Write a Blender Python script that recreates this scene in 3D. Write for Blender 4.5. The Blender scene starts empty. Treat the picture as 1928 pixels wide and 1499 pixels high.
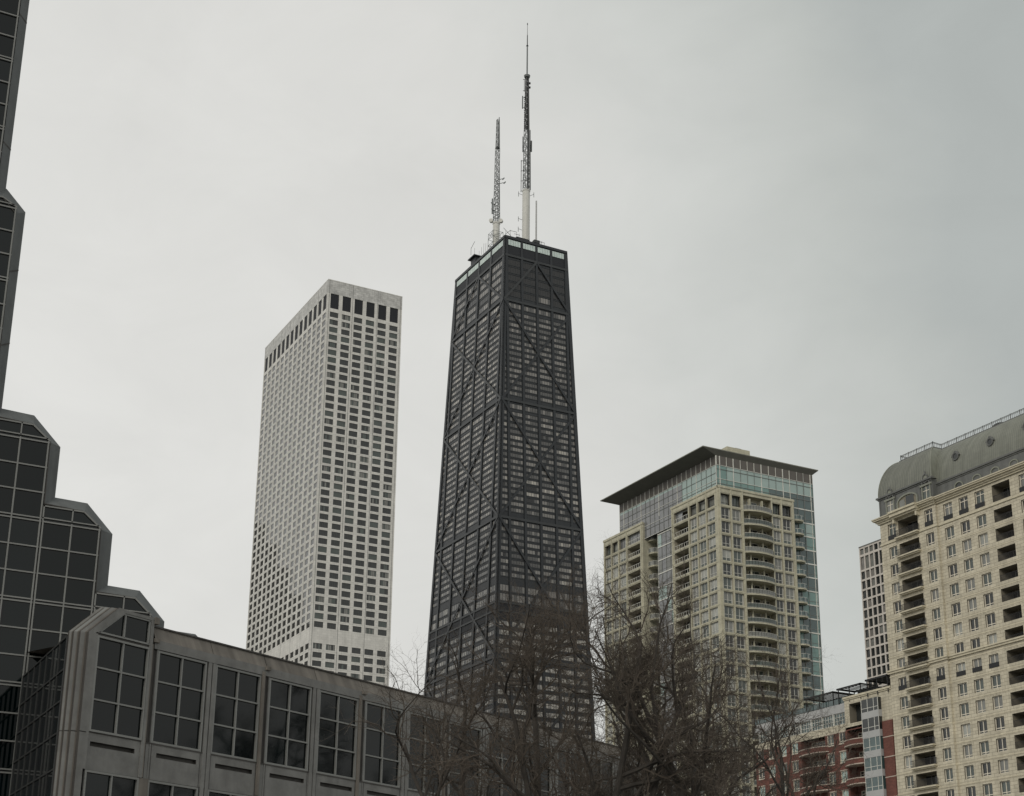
import bpy, math, random
from mathutils import Vector, Matrix

sc = bpy.context.scene
C = sc.collection

# ---------------------------------------------------------------- camera
f_px, pitch, roll, yaw, dyp = 2842.046, 0.307568, 0.010271, 1.083695, 247.25
CAM = Vector((0, 0, 2.0))
def grid(x, y, z):
    return Vector((x*math.sin(yaw)+y*math.cos(yaw), -x*math.cos(yaw)+y*math.sin(yaw), z))
cp, sp = math.cos(pitch), math.sin(pitch)
cr, sr = math.cos(roll), math.sin(roll)
Fw = grid(0, cp, sp)
Rr = grid(cr, -sr*sp, sr*cp)
Uu = grid(-sr, -cr*sp, cr*cp)
cam_d = bpy.data.cameras.new('camera')
cam = bpy.data.objects.new('camera', cam_d); C.objects.link(cam)
m = Matrix((( Rr.x, Uu.x, -Fw.x, CAM.x), (Rr.y, Uu.y, -Fw.y, CAM.y), (Rr.z, Uu.z, -Fw.z, CAM.z), (0, 0, 0, 1)))
cam.matrix_world = m
cam_d.sensor_width = 36.0
cam_d.sensor_fit = 'HORIZONTAL'
cam_d.lens = f_px/1928*36
cam_d.shift_y = dyp/1928
cam_d.clip_start = 0.2
cam_d.clip_end = 6000
sc.camera = cam

# ---------------------------------------------------------------- world: overcast sky
SUN_AZ = math.radians(212)      # direction the light comes from, measured from +X to +Y
SUN_EL = math.radians(32)
w = bpy.data.worlds.new('World'); sc.world = w; w.use_nodes = True
nt = w.node_tree; N = nt.nodes; L = nt.links
for n in list(N): N.remove(n)
out = N.new('ShaderNodeOutputWorld'); bg = N.new('ShaderNodeBackground')
sky = N.new('ShaderNodeTexSky'); sky.sky_type = 'NISHITA'; sky.sun_disc = False
sky.sun_elevation = SUN_EL; sky.sun_rotation = math.pi/2-SUN_AZ
sky.air_density = 1.5; sky.dust_density = 4
tc = N.new('ShaderNodeTexCoord')
# cloud deck: brightness varies slowly over the sky, brighter to the left; extra brightness added behind the camera to lift facades
mp = N.new('ShaderNodeMapping'); mp.inputs['Scale'].default_value = (1.5, 1.5, 2.4)
nz = N.new('ShaderNodeTexNoise'); nz.inputs['Scale'].default_value = 2.2; nz.inputs['Detail'].default_value = 5; nz.inputs['Roughness'].default_value = 0.5
L.new(tc.outputs['Generated'], mp.inputs['Vector']); L.new(mp.outputs['Vector'], nz.inputs['Vector'])
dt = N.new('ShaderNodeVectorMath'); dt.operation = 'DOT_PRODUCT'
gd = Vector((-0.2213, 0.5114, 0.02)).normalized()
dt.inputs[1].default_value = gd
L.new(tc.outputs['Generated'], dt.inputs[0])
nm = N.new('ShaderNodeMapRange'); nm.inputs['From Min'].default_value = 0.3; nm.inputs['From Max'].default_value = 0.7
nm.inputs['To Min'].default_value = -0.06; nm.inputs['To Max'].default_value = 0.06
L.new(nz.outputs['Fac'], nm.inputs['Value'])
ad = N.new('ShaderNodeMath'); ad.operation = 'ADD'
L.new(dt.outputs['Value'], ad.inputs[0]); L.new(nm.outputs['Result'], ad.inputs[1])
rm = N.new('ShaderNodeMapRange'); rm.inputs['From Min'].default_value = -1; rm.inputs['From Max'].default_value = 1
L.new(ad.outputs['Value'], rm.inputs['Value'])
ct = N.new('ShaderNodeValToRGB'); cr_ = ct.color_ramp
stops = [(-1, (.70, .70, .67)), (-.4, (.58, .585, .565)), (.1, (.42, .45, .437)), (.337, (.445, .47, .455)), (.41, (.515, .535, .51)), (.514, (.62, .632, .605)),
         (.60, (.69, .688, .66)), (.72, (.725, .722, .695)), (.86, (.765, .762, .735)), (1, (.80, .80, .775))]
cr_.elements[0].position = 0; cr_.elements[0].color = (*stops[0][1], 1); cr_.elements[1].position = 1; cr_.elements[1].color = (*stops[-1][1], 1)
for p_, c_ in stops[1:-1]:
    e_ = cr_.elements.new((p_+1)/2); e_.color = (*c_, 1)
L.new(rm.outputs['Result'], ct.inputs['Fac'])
sk = N.new('ShaderNodeMix'); sk.data_type = 'RGBA'; sk.blend_type = 'MULTIPLY'; sk.inputs['Factor'].default_value = 1
sk.inputs[7].default_value = (0.07, 0.07, 0.07, 1)
L.new(sky.outputs['Color'], sk.inputs[6])
mx = N.new('ShaderNodeMix'); mx.data_type = 'RGBA'; mx.inputs['Factor'].default_value = 0.95
L.new(sk.outputs[2], mx.inputs[6]); n2 = N.new('ShaderNodeTexNoise'); n2.inputs['Scale'].default_value = 5.5; n2.inputs['Detail'].default_value = 7; n2.inputs['Roughness'].default_value = 0.6; n2.inputs['Distortion'].default_value = 0.6
L.new(mp.outputs['Vector'], n2.inputs['Vector'])
r2 = N.new('ShaderNodeMapRange'); r2.inputs['From Min'].default_value = 0.3; r2.inputs['From Max'].default_value = 0.7
r2.inputs['To Min'].default_value = 1.0; r2.inputs['To Max'].default_value = 1.07
L.new(n2.outputs['Fac'], r2.inputs['Value'])
cm = N.new('ShaderNodeMix'); cm.data_type = 'RGBA'; cm.blend_type = 'MULTIPLY'; cm.inputs['Factor'].default_value = 1
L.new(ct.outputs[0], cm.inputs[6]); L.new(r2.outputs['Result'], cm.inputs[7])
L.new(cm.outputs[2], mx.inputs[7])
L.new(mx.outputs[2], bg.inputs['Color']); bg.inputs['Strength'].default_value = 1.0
L.new(bg.outputs['Background'], out.inputs['Surface'])

sd = bpy.data.lights.new('sun', 'SUN'); so = bpy.data.objects.new('sun', sd); C.objects.link(so)
sd.energy = 1.1; sd.angle = math.radians(25); sd.color = (1.0, 0.93, 0.84)
sv = Vector((math.cos(SUN_AZ)*math.cos(SUN_EL), math.sin(SUN_AZ)*math.cos(SUN_EL), math.sin(SUN_EL)))
so.rotation_euler = sv.to_track_quat('Z', 'Y').to_euler(); so.location = (0, 0, 60)

sc.view_settings.view_transform = 'Standard'; sc.view_settings.look = 'None'
sc.view_settings.exposure = 0.0; sc.view_settings.gamma = 1
sc.render.resolution_x = 1024; sc.render.resolution_y = 796
sc.cycles.max_bounces = 6

# ---------------------------------------------------------------- materials
def facade_vec(nt):
    tc = nt.nodes.new('ShaderNodeTexCoord'); s = nt.nodes.new('ShaderNodeSeparateXYZ'); c = nt.nodes.new('ShaderNodeCombineXYZ')
    a = nt.nodes.new('ShaderNodeMath'); a.operation = 'ADD'
    nt.links.new(tc.outputs['Object'], s.inputs[0]); nt.links.new(s.outputs[0], a.inputs[0]); nt.links.new(s.outputs[1], a.inputs[1])
    nt.links.new(a.outputs[0], c.inputs[0]); nt.links.new(s.outputs[2], c.inputs[1])
    return c.outputs[0], tc.outputs['Object']
def mat(name, col, rough=0.7, metal=0.0, ior=1.45, var=0.12, nscale=0.6, brick=None, bump=0.0, bscale=20, streak=0.0, coat=0):
    mt = bpy.data.materials.new(name); mt.use_nodes = True; nt = mt.node_tree; p = nt.nodes['Principled BSDF']
    p.inputs['Roughness'].default_value = rough; p.inputs['Metallic'].default_value = metal; p.inputs['IOR'].default_value = ior
    p.inputs['Coat Weight'].default_value = coat; p.inputs['Coat Roughness'].default_value = 0.03
    fv, ov = facade_vec(nt)
    n = nt.nodes.new('ShaderNodeTexNoise'); n.inputs['Scale'].default_value = nscale; n.inputs['Detail'].default_value = 6; n.inputs['Roughness'].default_value = 0.65
    nt.links.new(ov, n.inputs['Vector'])
    r = nt.nodes.new('ShaderNodeMapRange'); r.inputs['From Min'].default_value = 0.3; r.inputs['From Max'].default_value = 0.7
    r.inputs['To Min'].default_value = 1-var; r.inputs['To Max'].default_value = 1+var
    nt.links.new(n.outputs['Fac'], r.inputs['Value'])
    fac = r.outputs['Result']
    if streak:
        mp = nt.nodes.new('ShaderNodeMapping'); mp.inputs['Scale'].default_value = (1.3, 0.06, 1)
        n2 = nt.nodes.new('ShaderNodeTexNoise'); n2.inputs['Scale'].default_value = 1.0; n2.inputs['Detail'].default_value = 5
        nt.links.new(fv, mp.inputs['Vector']); nt.links.new(mp.outputs[0], n2.inputs['Vector'])
        r2 = nt.nodes.new('ShaderNodeMapRange'); r2.inputs['From Min'].default_value = 0.35; r2.inputs['From Max'].default_value = 0.65
        r2.inputs['To Min'].default_value = 1-streak; r2.inputs['To Max'].default_value = 1+streak*0.4
        nt.links.new(n2.outputs['Fac'], r2.inputs['Value'])
        m2 = nt.nodes.new('ShaderNodeMath'); m2.operation = 'MULTIPLY'
        nt.links.new(fac, m2.inputs[0]); nt.links.new(r2.outputs['Result'], m2.inputs[1]); fac = m2.outputs[0]
    base = nt.nodes.new('ShaderNodeMix'); base.data_type = 'RGBA'; base.blend_type = 'MULTIPLY'; base.inputs['Factor'].default_value = 1
    base.inputs[6].default_value = (*col, 1)
    if brick:
        bw, bh, mort, mcol, cvar = brick
        b = nt.nodes.new('ShaderNodeTexBrick'); b.inputs['Scale'].default_value = 1.0
        b.inputs['Brick Width'].default_value = bw; b.inputs['Row Height'].default_value = bh; b.inputs['Mortar Size'].default_value = mort
        b.inputs['Color1'].default_value = (*[c*(1-cvar) for c in col], 1); b.inputs['Color2'].default_value = (*[min(1, c*(1+cvar)) for c in col], 1)
        b.inputs['Mortar'].default_value = (*mcol, 1); b.inputs['Mortar Smooth'].default_value = 0.2
        nt.links.new(fv, b.inputs['Vector']); nt.links.new(b.outputs['Color'], base.inputs[6])
    nt.links.new(fac, base.inputs[7]); nt.links.new(base.outputs[2], p.inputs['Base Color'])
    if bump:
        bn = nt.nodes.new('ShaderNodeTexNoise'); bn.inputs['Scale'].default_value = bscale; bn.inputs['Detail'].default_value = 3
        bu = nt.nodes.new('ShaderNodeBump'); bu.inputs['Strength'].default_value = bump; bu.inputs['Distance'].default_value = 0.05
        nt.links.new(ov, bn.inputs['Vector']); nt.links.new(bn.outputs['Fac'], bu.inputs['Height']); nt.links.new(bu.outputs[0], p.inputs['Normal'])
    return mt
M = {}
M['marble_c'] = mat('veined_marble', (0.52, 0.52, 0.50), 0.5, var=0.26, nscale=0.5, brick=(1.7, 0.85, 0.03, (0.30, 0.30, 0.29), 0.10), streak=0.12)
M['marble'] = mat('marble', (0.66, 0.65, 0.61), 0.5, var=0.12, nscale=0.22, brick=(1.7, 0.85, 0.018, (0.42, 0.41, 0.39), 0.05), streak=0.09)
M['joint'] = mat('joint', (0.16, 0.16, 0.155), 0.8)
M['joint_l'] = mat('fine_joint', (0.36, 0.36, 0.34), 0.8)
M['louvre'] = mat('louvre', (0.012, 0.014, 0.018), 0.6)
M['bronze'] = mat('bronze_frame', (0.06, 0.062, 0.058), 0.5)
def glass(name, col, rough=0.04, ior=1.5, var=0.25, nscale=0.25, bump=0.02, bscale=0.9):
    return mat(name, col, rough, ior=ior, var=var, nscale=nscale, bump=bump, bscale=bscale)
M['g_dark'] = glass('dark_glass', (0.030, 0.034, 0.034), ior=1.55)
M['g_mid'] = glass('grey_glass', (0.08, 0.098, 0.09), ior=1.55)
M['g_sky'] = glass('sky_reflecting_glass', (0.05, 0.052, 0.05), ior=2.3, var=0.1)
M['g_cur'] = glass('curtained_glass', (0.20, 0.205, 0.19), ior=1.5)
M['g_pale'] = glass('blind_drawn_glass', (0.34, 0.35, 0.32), ior=1.5)
M['steel'] = mat('black_steel', (0.022, 0.026, 0.030), 0.45, var=0.15, nscale=0.2, streak=0.15)
M['steel_l'] = mat('grey_steel', (0.036, 0.040, 0.042), 0.45, var=0.15, nscale=0.2)
M['h_dark'] = glass('bronze_glass_dark', (0.022, 0.022, 0.022), ior=1.5)
M['h_mid'] = glass('bronze_glass_mid', (0.085, 0.084, 0.08), ior=1.6)
M['h_lit'] = glass('bronze_glass_blinds_sky', (0.215, 0.205, 0.19), ior=1.6)
M['h_pale'] = glass('bronze_glass_pale', (0.39, 0.37, 0.33), ior=1.6)
M['crown'] = mat('crown_panel', (0.56, 0.65, 0.62), 0.4, var=0.15, nscale=0.4)
M['mast_w'] = mat('mast_white', (0.60, 0.60, 0.56), 0.5, var=0.08, streak=0.1)
M['mast_g'] = mat('mast_grey', (0.15, 0.165, 0.165), 0.5)
M['mast_d'] = mat('mast_dark', (0.045, 0.05, 0.05), 0.5)
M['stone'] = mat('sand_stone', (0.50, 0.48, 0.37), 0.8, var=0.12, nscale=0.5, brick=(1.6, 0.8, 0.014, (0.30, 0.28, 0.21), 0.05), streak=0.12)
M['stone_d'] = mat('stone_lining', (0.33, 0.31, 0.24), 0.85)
M['wframe'] = mat('white_frame', (0.66, 0.66, 0.61), 0.5)
M['gframe'] = mat('grey_frame', (0.20, 0.21, 0.20), 0.5)
M['teal'] = glass('teal_glass', (0.16, 0.27, 0.25), ior=1.6, var=0.12)
M['teal_d'] = glass('teal_glass_dark', (0.06, 0.10, 0.10), ior=1.7)
M['teal_l'] = glass('teal_glass_pale', (0.32, 0.42, 0.395), ior=1.6, var=0.1)
M['lilac'] = glass('grey_mirror_glass', (0.17, 0.175, 0.18), ior=1.8)
M['panel_g'] = mat('grey_louvre_panel', (0.12, 0.11, 0.098), 0.6, var=0.1)
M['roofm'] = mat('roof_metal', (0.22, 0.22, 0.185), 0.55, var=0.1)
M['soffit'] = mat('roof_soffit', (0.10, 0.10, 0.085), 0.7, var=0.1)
M['lime'] = mat('limestone', (0.575, 0.53, 0.415), 0.85, var=0.15, nscale=0.45, brick=(1.3, 0.56, 0.034, (0.33, 0.295, 0.225), 0.09), streak=0.10)
M['lime_s'] = mat('limestone_trim', (0.60, 0.55, 0.42), 0.85, var=0.10, nscale=0.8, streak=0.12)
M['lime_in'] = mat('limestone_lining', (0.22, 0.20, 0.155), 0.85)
M['cream'] = mat('cream_frame', (0.76, 0.71, 0.60), 0.6)
M['iron'] = mat('black_iron', (0.012, 0.013, 0.014), 0.5)
M['lead'] = mat('lead_roof', (0.23, 0.24, 0.20), 0.55, var=0.14, nscale=0.5, streak=0.12)
M['lead_d'] = mat('lead_attic', (0.14, 0.145, 0.14), 0.6, var=0.12, streak=0.15)
M['white_c'] = mat('pale_concrete', (0.62, 0.58, 0.53), 0.7)
M['brick'] = mat('red_brick', (0.155, 0.06, 0.046), 0.9, var=0.2, nscale=0.7, brick=(0.45, 0.15, 0.012, (0.13, 0.07, 0.06), 0.2))
M['coping'] = mat('pale_coping', (0.52, 0.45, 0.38), 0.8)
M['metal_p'] = mat('grey_metal_panel', (0.42, 0.425, 0.42), 0.45, var=0.06)
M['granite'] = mat('grey_granite', (0.18, 0.18, 0.172), 0.65, var=0.2, nscale=1.2, bump=0.15, bscale=25, streak=0.12)
M['granite_s'] = mat('slate_granite', (0.105, 0.113, 0.113), 0.6, var=0.14, nscale=1.0, bump=0.12, bscale=25, streak=0.15)
M['granite_b'] = mat('brown_granite', (0.17, 0.155, 0.135), 0.75, var=0.22, nscale=0.5, bump=0.15, bscale=20, streak=0.38)
M['granite_d'] = mat('dark_channel', (0.062, 0.058, 0.053), 0.7, var=0.2, streak=0.3)
M['mull'] = mat('pale_mullion', (0.21, 0.215, 0.205), 0.5, var=0.08)
M['mull_d'] = mat('dark_mullion', (0.04, 0.042, 0.042), 0.5)
M['ref_glass'] = glass('smoked_glass', (0.0, 0.0025, 0.0028), ior=1.41, bump=0.03, bscale=0.5, var=0.15)
M['ref_glass2'] = glass('smoked_glass_grey', (0.001, 0.0045, 0.005), ior=1.43, bump=0.03, bscale=0.5, var=0.15)
M['black_glass'] = glass('black_glass', (0.006, 0.008, 0.009), ior=1.3, bump=0.03, bscale=0.5)
M['bark'] = mat('bark', (0.048, 0.042, 0.036), 0.9, var=0.35, nscale=3)
M['twig'] = mat('twig', (0.085, 0.070, 0.056), 0.9, var=0.35, nscale=0.6)
M['asphalt'] = mat('asphalt', (0.16, 0.16, 0.155), 0.9, var=0.2, nscale=0.3)
M['pave'] = mat('paving', (0.25, 0.24, 0.22), 0.9, brick=(1.5, 1.5, 0.02, (0.15, 0.15, 0.14), 0.05))

# ---------------------------------------------------------------- mesh helpers
class MB:
    def __init__(s): s.v = []; s.f = []; s.m = []; s.mats = []
    def mi(s, k):
        if k not in s.mats: s.mats.append(k)
        return s.mats.index(k)
    def quad(s, pts, k):
        n = len(s.v); s.v.extend(pts); s.f.append(tuple(range(n, n+len(pts)))); s.m.append(s.mi(k))
    def box(s, T, u0, u1, d0, d1, z0, z1, k, faces='fbtlrk'):
        p = [T(u, d, z) for z in (z0, z1) for d in (d0, d1) for u in (u0, u1)]
        n = len(s.v); s.v.extend(p); i = s.mi(k)
        F = {'f': (0, 1, 5, 4), 'k': (3, 2, 6, 7), 'l': (2, 0, 4, 6), 'r': (1, 3, 7, 5), 'b': (2, 3, 1, 0), 't': (4, 5, 7, 6)}
        for c in faces:
            s.f.append(tuple(n+j for j in F[c])); s.m.append(i)
    def beam(s, T, ua, za, ub, zb, wd, d0, d1, k):
        """bar of width wd in the facade plane from (ua,za) to (ub,zb)"""
        L_ = math.hypot(ub-ua, zb-za); nx, nz_ = -(zb-za)/L_*wd/2, (ub-ua)/L_*wd/2
        q = [(ua+nx, za+nz_), (ua-nx, za-nz_), (ub-nx, zb-nz_), (ub+nx, zb+nz_)]
        s.prism(T, q, d0, d1, k)
    def prism(s, T, poly, d0, d1, k, back=True):
        n = len(s.v); P = len(poly); i = s.mi(k)
        s.v.extend([T(u, d0, z) for u, z in poly]); s.v.extend([T(u, d1, z) for u, z in poly])
        s.f.append(tuple(range(n, n+P))); s.m.append(i)
        if back: s.f.append(tuple(range(n+2*P-1, n+P-1, -1))); s.m.append(i)
        for j in range(P):
            a, b = j, (j+1) % P
            s.f.append((n+a, n+P+a, n+P+b, n+b)); s.m.append(i)
    def plan(s, T, poly, z0, z1, k):
        """prism with a plan outline [(u,d)] between two heights"""
        n = len(s.v); P = len(poly); i = s.mi(k)
        s.v.extend([T(u, d, z0) for u, d in poly]); s.v.extend([T(u, d, z1) for u, d in poly])
        s.f.append(tuple(range(n, n+P))); s.m.append(i)
        s.f.append(tuple(range(n+2*P-1, n+P-1, -1))); s.m.append(i)
        for j in range(P):
            a, b = j, (j+1) % P
            s.f.append((n+a, n+P+a, n+P+b, n+b)); s.m.append(i)
    def tube(s, a, b, ra, rb, n=6, k='mast_g', caps=True):
        a = Vector(a); b = Vector(b); d = (b-a).normalized()
        x = d.orthogonal().normalized(); y = d.cross(x)
        i0 = len(s.v); i = s.mi(k)
        for p, r in ((a, ra), (b, rb)):
            for j in range(n):
                t = 2*math.pi*j/n; s.v.append(p+x*(r*math.cos(t))+y*(r*math.sin(t)))
        for j in range(n):
            s.f.append((i0+j, i0+(j+1) % n, i0+n+(j+1) % n, i0+n+j)); s.m.append(i)
        if caps:
            s.f.append(tuple(i0+j for j in range(n-1, -1, -1))); s.m.append(i)
            s.f.append(tuple(i0+n+j for j in range(n))); s.m.append(i)
    def build(s, name, parent=None, kind=None, label=None, smooth=False, origin=None):
        me = bpy.data.meshes.new(name)
        o3 = origin if origin is not None else (Vector(parent['_base']) if parent is not None and '_base' in parent else Vector((0, 0, 0)))
        me.from_pydata([tuple(Vector(p)-o3) for p in s.v], [], s.f)
        for k in s.mats: me.materials.append(M[k])
        me.polygons.foreach_set('material_index', s.m)
        if smooth: me.polygons.foreach_set('use_smooth', [True]*len(s.f))
        me.update()
        o = bpy.data.objects.new(name, me); C.objects.link(o)
        if parent is not None: o.parent = parent
        else: o.location = o3
        if kind: o['kind'] = kind
        if label: o['label'] = label
        o['_base'] = tuple(o3)
        return o
def thing(name, label, cat, base, group=None):
    o = bpy.data.objects.new(name, None); C.objects.link(o); o.location = base; o['_base'] = tuple(base)
    o['label'] = label; o['category'] = cat
    if group: o['group'] = group
    return o

# facade frames: T(u, depth, z); depth > 0 goes into the building
def faceS(Y0):   # faces -Y, u runs along X
    return lambda u, d, z: Vector((u, Y0+d, z))
def faceW(X0):   # faces -X, u runs along Y
    return lambda u, d, z: Vector((X0+d, u, z))

def wall(mb, T, u0, u1, z0, z1, cols, rows, depth, k, kr=None, skip=None):
    """wall sheet with rectangular openings; returns the openings (u0,u1,z0,z1,i,j)"""
    us = sorted({u0, u1, *[c for ab in cols for c in ab]}); ops = []
    kr = kr or k
    cur = z0
    for j, (a, b) in enumerate(sorted(rows)):
        if a > cur: mb.quad([T(u0, 0, cur), T(u1, 0, cur), T(u1, 0, a), T(u0, 0, a)], k)
        last = u0
        for i, (c, d_) in enumerate(sorted(cols)):
            if skip and skip(i, j): continue
            mb.quad([T(last, 0, a), T(c, 0, a), T(c, 0, b), T(last, 0, b)], k)
            mb.quad([T(c, 0, a), T(c, depth, a), T(c, depth, b), T(c, 0, b)], kr)
            mb.quad([T(d_, depth, a), T(d_, 0, a), T(d_, 0, b), T(d_, depth, b)], kr)
            mb.quad([T(c, 0, a), T(d_, 0, a), T(d_, depth, a), T(c, depth, a)], kr)
            mb.quad([T(c, depth, b), T(d_, depth, b), T(d_, 0, b), T(c, 0, b)], kr)
            ops.append((c, d_, a, b, i, j)); last = d_
        mb.quad([T(last, 0, a), T(u1, 0, a), T(u1, 0, b), T(last, 0, b)], k)
        cur = b
    if cur < z1: mb.quad([T(u0, 0, cur), T(u1, 0, cur), T(u1, 0, z1), T(u0, 0, z1)], k)
    return ops

def place_windows(parent, specs, zvis=0, limit=100, name='window'):
    """specs: list of (T,u0,u1,z0,z1,depth,style,args). The nearest `limit` visible ones become parts."""
    def key(s):
        T, u0, u1, z0, z1 = s[:5]
        p = T((u0+u1)/2, 0, (z0+z1)/2); vis = z0 >= zvis
        # apparent size: area seen / distance^2
        a = (T(u1, 0, z0)-T(u0, 0, z0)); b = T(u0, 0, z1)-T(u0, 0, z0); n = a.cross(b)
        v = p-CAM; s_ = abs(n.dot(v))/v.length**3
        return (0 if vis else 1, -s_)
    specs = sorted(specs, key=key)
    for s in specs[:limit]:
        fr = MB(); pn = MB(); s[6](s, fr, pn)
        T, u0, u1, z0, z1 = s[:5]
        w_ = fr.build(name, parent)
        pn.build('pane', w_, ) if pn.f else None
    if len(specs) > limit:
        mb = MB()
        for s in specs[limit:]: s[6](s, mb, mb)
        mb.build(name+'_grid', parent, kind='stuff')

def st_grid(s, fr, pn):
    """frame with vertical/horizontal bars. args: kf, glass, vbars(list of fractions), hbars, bar width[, per-pane tilt]"""
    T, u0, u1, z0, z1, dp, _, a = s
    kf, kg, vb, hb, bw = a[:5]
    W_, H_ = u1-u0, z1-z0
    d0, d1 = dp-(a[5] if len(a) > 5 else 0.10), dp-0.002
    e_ = (d1-d0)*.1
    fr.box(T, u0, u0+bw, d0, d1, z0, z1, kf, 'fr'); fr.box(T, u1-bw, u1, d0, d1, z0, z1, kf, 'fl')
    fr.box(T, u0+bw, u1-bw, d0+e_*.5, d1, z0, z0+bw, kf, 'ft'); fr.box(T, u0+bw, u1-bw, d0+e_*.5, d1, z1-bw, z1, kf, 'fb')
    for v in vb:
        c = u0+W_*v; fr.box(T, c-bw/2, c+bw/2, d0+e_, d1, z0+bw, z1-bw, kf, 'flr')
    for h in hb:
        c = z0+H_*h; fr.box(T, u0+bw, u1-bw, d0+e_*1.5, d1, c-bw/2, c+bw/2, kf, 'fbt')
    us = [u0+.01]+[u0+W_*v for v in vb]+[u1-.01]
    zs = [z0+.01]+[z0+H_*h for h in hb]+[z1-.01] if isinstance(kg, dict) else [z0+.01, z1-.01]
    for i in range(len(us)-1):
        for j in range(len(zs)-1):
            k = kg[j] if isinstance(kg, dict) else (kg[i % len(kg)] if isinstance(kg, (list, tuple)) else kg)
            pn.quad([T(us[i], dp, zs[j]), T(us[i+1], dp, zs[j]), T(us[i+1], dp, zs[j+1]), T(us[i], dp, zs[j+1])], k)

def corebox(mb, x0, x1, y0, y1, z0, z1, k, faces='fbtlrk'):
    mb.box(lambda u, d, z: Vector((u, d, z)), x0, x1, y0, y1, z0, z1, k, faces)
BT = lambda u, d, z: Vector((u, d, z))

# ================================================================ ground
g = MB(); g.quad([Vector((-3000, -3000, 0)), Vector((3000, -3000, 0)), Vector((3000, 3000, 0)), Vector((-3000, 3000, 0))], 'asphalt')
o = g.build('ground'); o['kind'] = 'structure'

# facade direction of the long low building
DC = Vector((0.9009, 0.4341, 0)).normalized(); NC = Vector((-DC.y, DC.x, 0))     # NC points into the building
P0 = Vector((16.84, 65.0, 0))
def faceC(u, d, z): return P0+DC*u+NC*d+Vector((0, 0, z))
g = MB(); g.box(faceC, -12, 60, -26, -0.3, 0.004, 0.13, 'pave')
o = g.build('pavement'); o['kind'] = 'structure'

# ================================================================ marble tower
def marble_tower():
    R = random.Random(11)
    X0, Y0, Wd, Ln, H = 177.7, 484.5, 30.3, 71.3, 262.0
    t = thing('marble_tower', 'pale marble high rise with small dark windows and tall black openings under its flat top', 'skyscraper', (X0, Y0, 0))
    wl = MB(); specs = []
    rows = []
    for k in range(40): c = 248.05-3.045*k; rows.append((c-1.06, c+1.06))
    low = [(121.5-3.05*k-(1.0 if k else 0.95), 121.5-3.05*k+(0.95 if k else 1.1)) for k in range(38)]
    low = [r for r in low if r[0] > 8]
    crown = [(250.55, 256.6)]
    for T, W_, n, off, pit, ww in ((faceS(Y0), Wd, 6, 1.2, 4.83, 3.38), (faceW(X0), Ln, 14, 1.15, 5.05, 3.45)):
        a0 = X0 if T(0, 0, 0).x == 0 else Y0
        cols = [(a0+off+pit*i, a0+off+pit*i+ww) for i in range(n)]
        ops = wall(wl, T, a0, a0+W_, 0, H, cols, rows+crown+low, 0.18 if T(0, 0, 0).x != 0 else .26, 'marble')
        wl.quad([T(a0, -.008, 256.6), T(a0+W_, -.008, 256.6), T(a0+W_, -.008, H), T(a0, -.008, H)], 'marble_c')
        side = T(0, 0, 0).x != 0
        for (u0, u1, z0, z1, i, j) in ops:
            if z1-z0 > 4:
                specs.append((T, u0, u1, z0, z1, 0.24 if not side else .17, st_louv, ())); continue
            r = R.random()
            if side: gl = 'g_sky'
            else:
                if r < 0.62: gl = 'g_dark'
                elif r < 0.85: gl = [R.choice(['g_mid', 'g_dark', 'g_cur']) for _ in range(5)]
                else: gl = 'g_mid'
            specs.append((T, u0, u1, z0, z1, .15 if side else .23, st_grid, ('bronze', gl, (.25, .5, .75) if side else (.2, .4, .6, .8), (), 0.07, .02 if side else .06)))
        # panel joints: dark vertical reveals
        nb = n//2
        for i in range(nb+1):
            u = a0+(W_-0.0)*i/nb
            u = min(max(u, a0+0.62), a0+W_-0.62) if i in (0, nb) else u
            wl.box(T, u-0.07, u+0.07, -0.02, 0.001, 0, H, 'joint', 'flr')
        # thin ledges between floors
        for (z0, z1) in rows+low:
            wl.box(T, a0, a0+W_, -0.012, 0.0, z0-0.48, z0-0.43, 'joint_l', 'f')
    corebox(wl, X0+0.6, X0+Wd, Y0+0.6, Y0+Ln, 0, H-1.2, 'marble', 'krt')
    wl.quad([BT(X0+Wd, Y0, 0), BT(X0+Wd, Y0+Ln, 0), BT(X0+Wd, Y0+Ln, H), BT(X0+Wd, Y0, H)], 'marble')
    wl.build('wall', t)
    pr = MB()
    for a in ((X0-.05, X0+Wd+.05, Y0-.05, Y0+0.5), (X0-.05, X0+Wd+.05, Y0+Ln-.5, Y0+Ln+.05)): corebox(pr, *a, H, H+0.25, 'marble')
    for a in ((X0-.05, X0+.5, Y0+.5, Y0+Ln-.5), (X0+Wd-.5, X0+Wd+.05, Y0+.5, Y0+Ln-.5)): corebox(pr, *a, H, H+0.25, 'marble')
    pr.build('parapet', t)
    place_windows(t, specs, 125)
def st_louv(s, fr, pn):
    T, u0, u1, z0, z1, dp, _, a = s
    pn.quad([T(u0, dp, z0), T(u1, dp, z0), T(u1, dp, z1), T(u0, dp, z1)], 'louvre')
    fr.box(T, u0, u1, dp-.04, dp-.01, z0, z0+.12, 'louvre', 'ft')
    for k in range(1, 4):
        c = u0+(u1-u0)*k/4; fr.box(T, c-.05, c+.05, dp-.04, dp-.01, z0+.12, z1, 'louvre', 'flr')
marble_tower()

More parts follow.
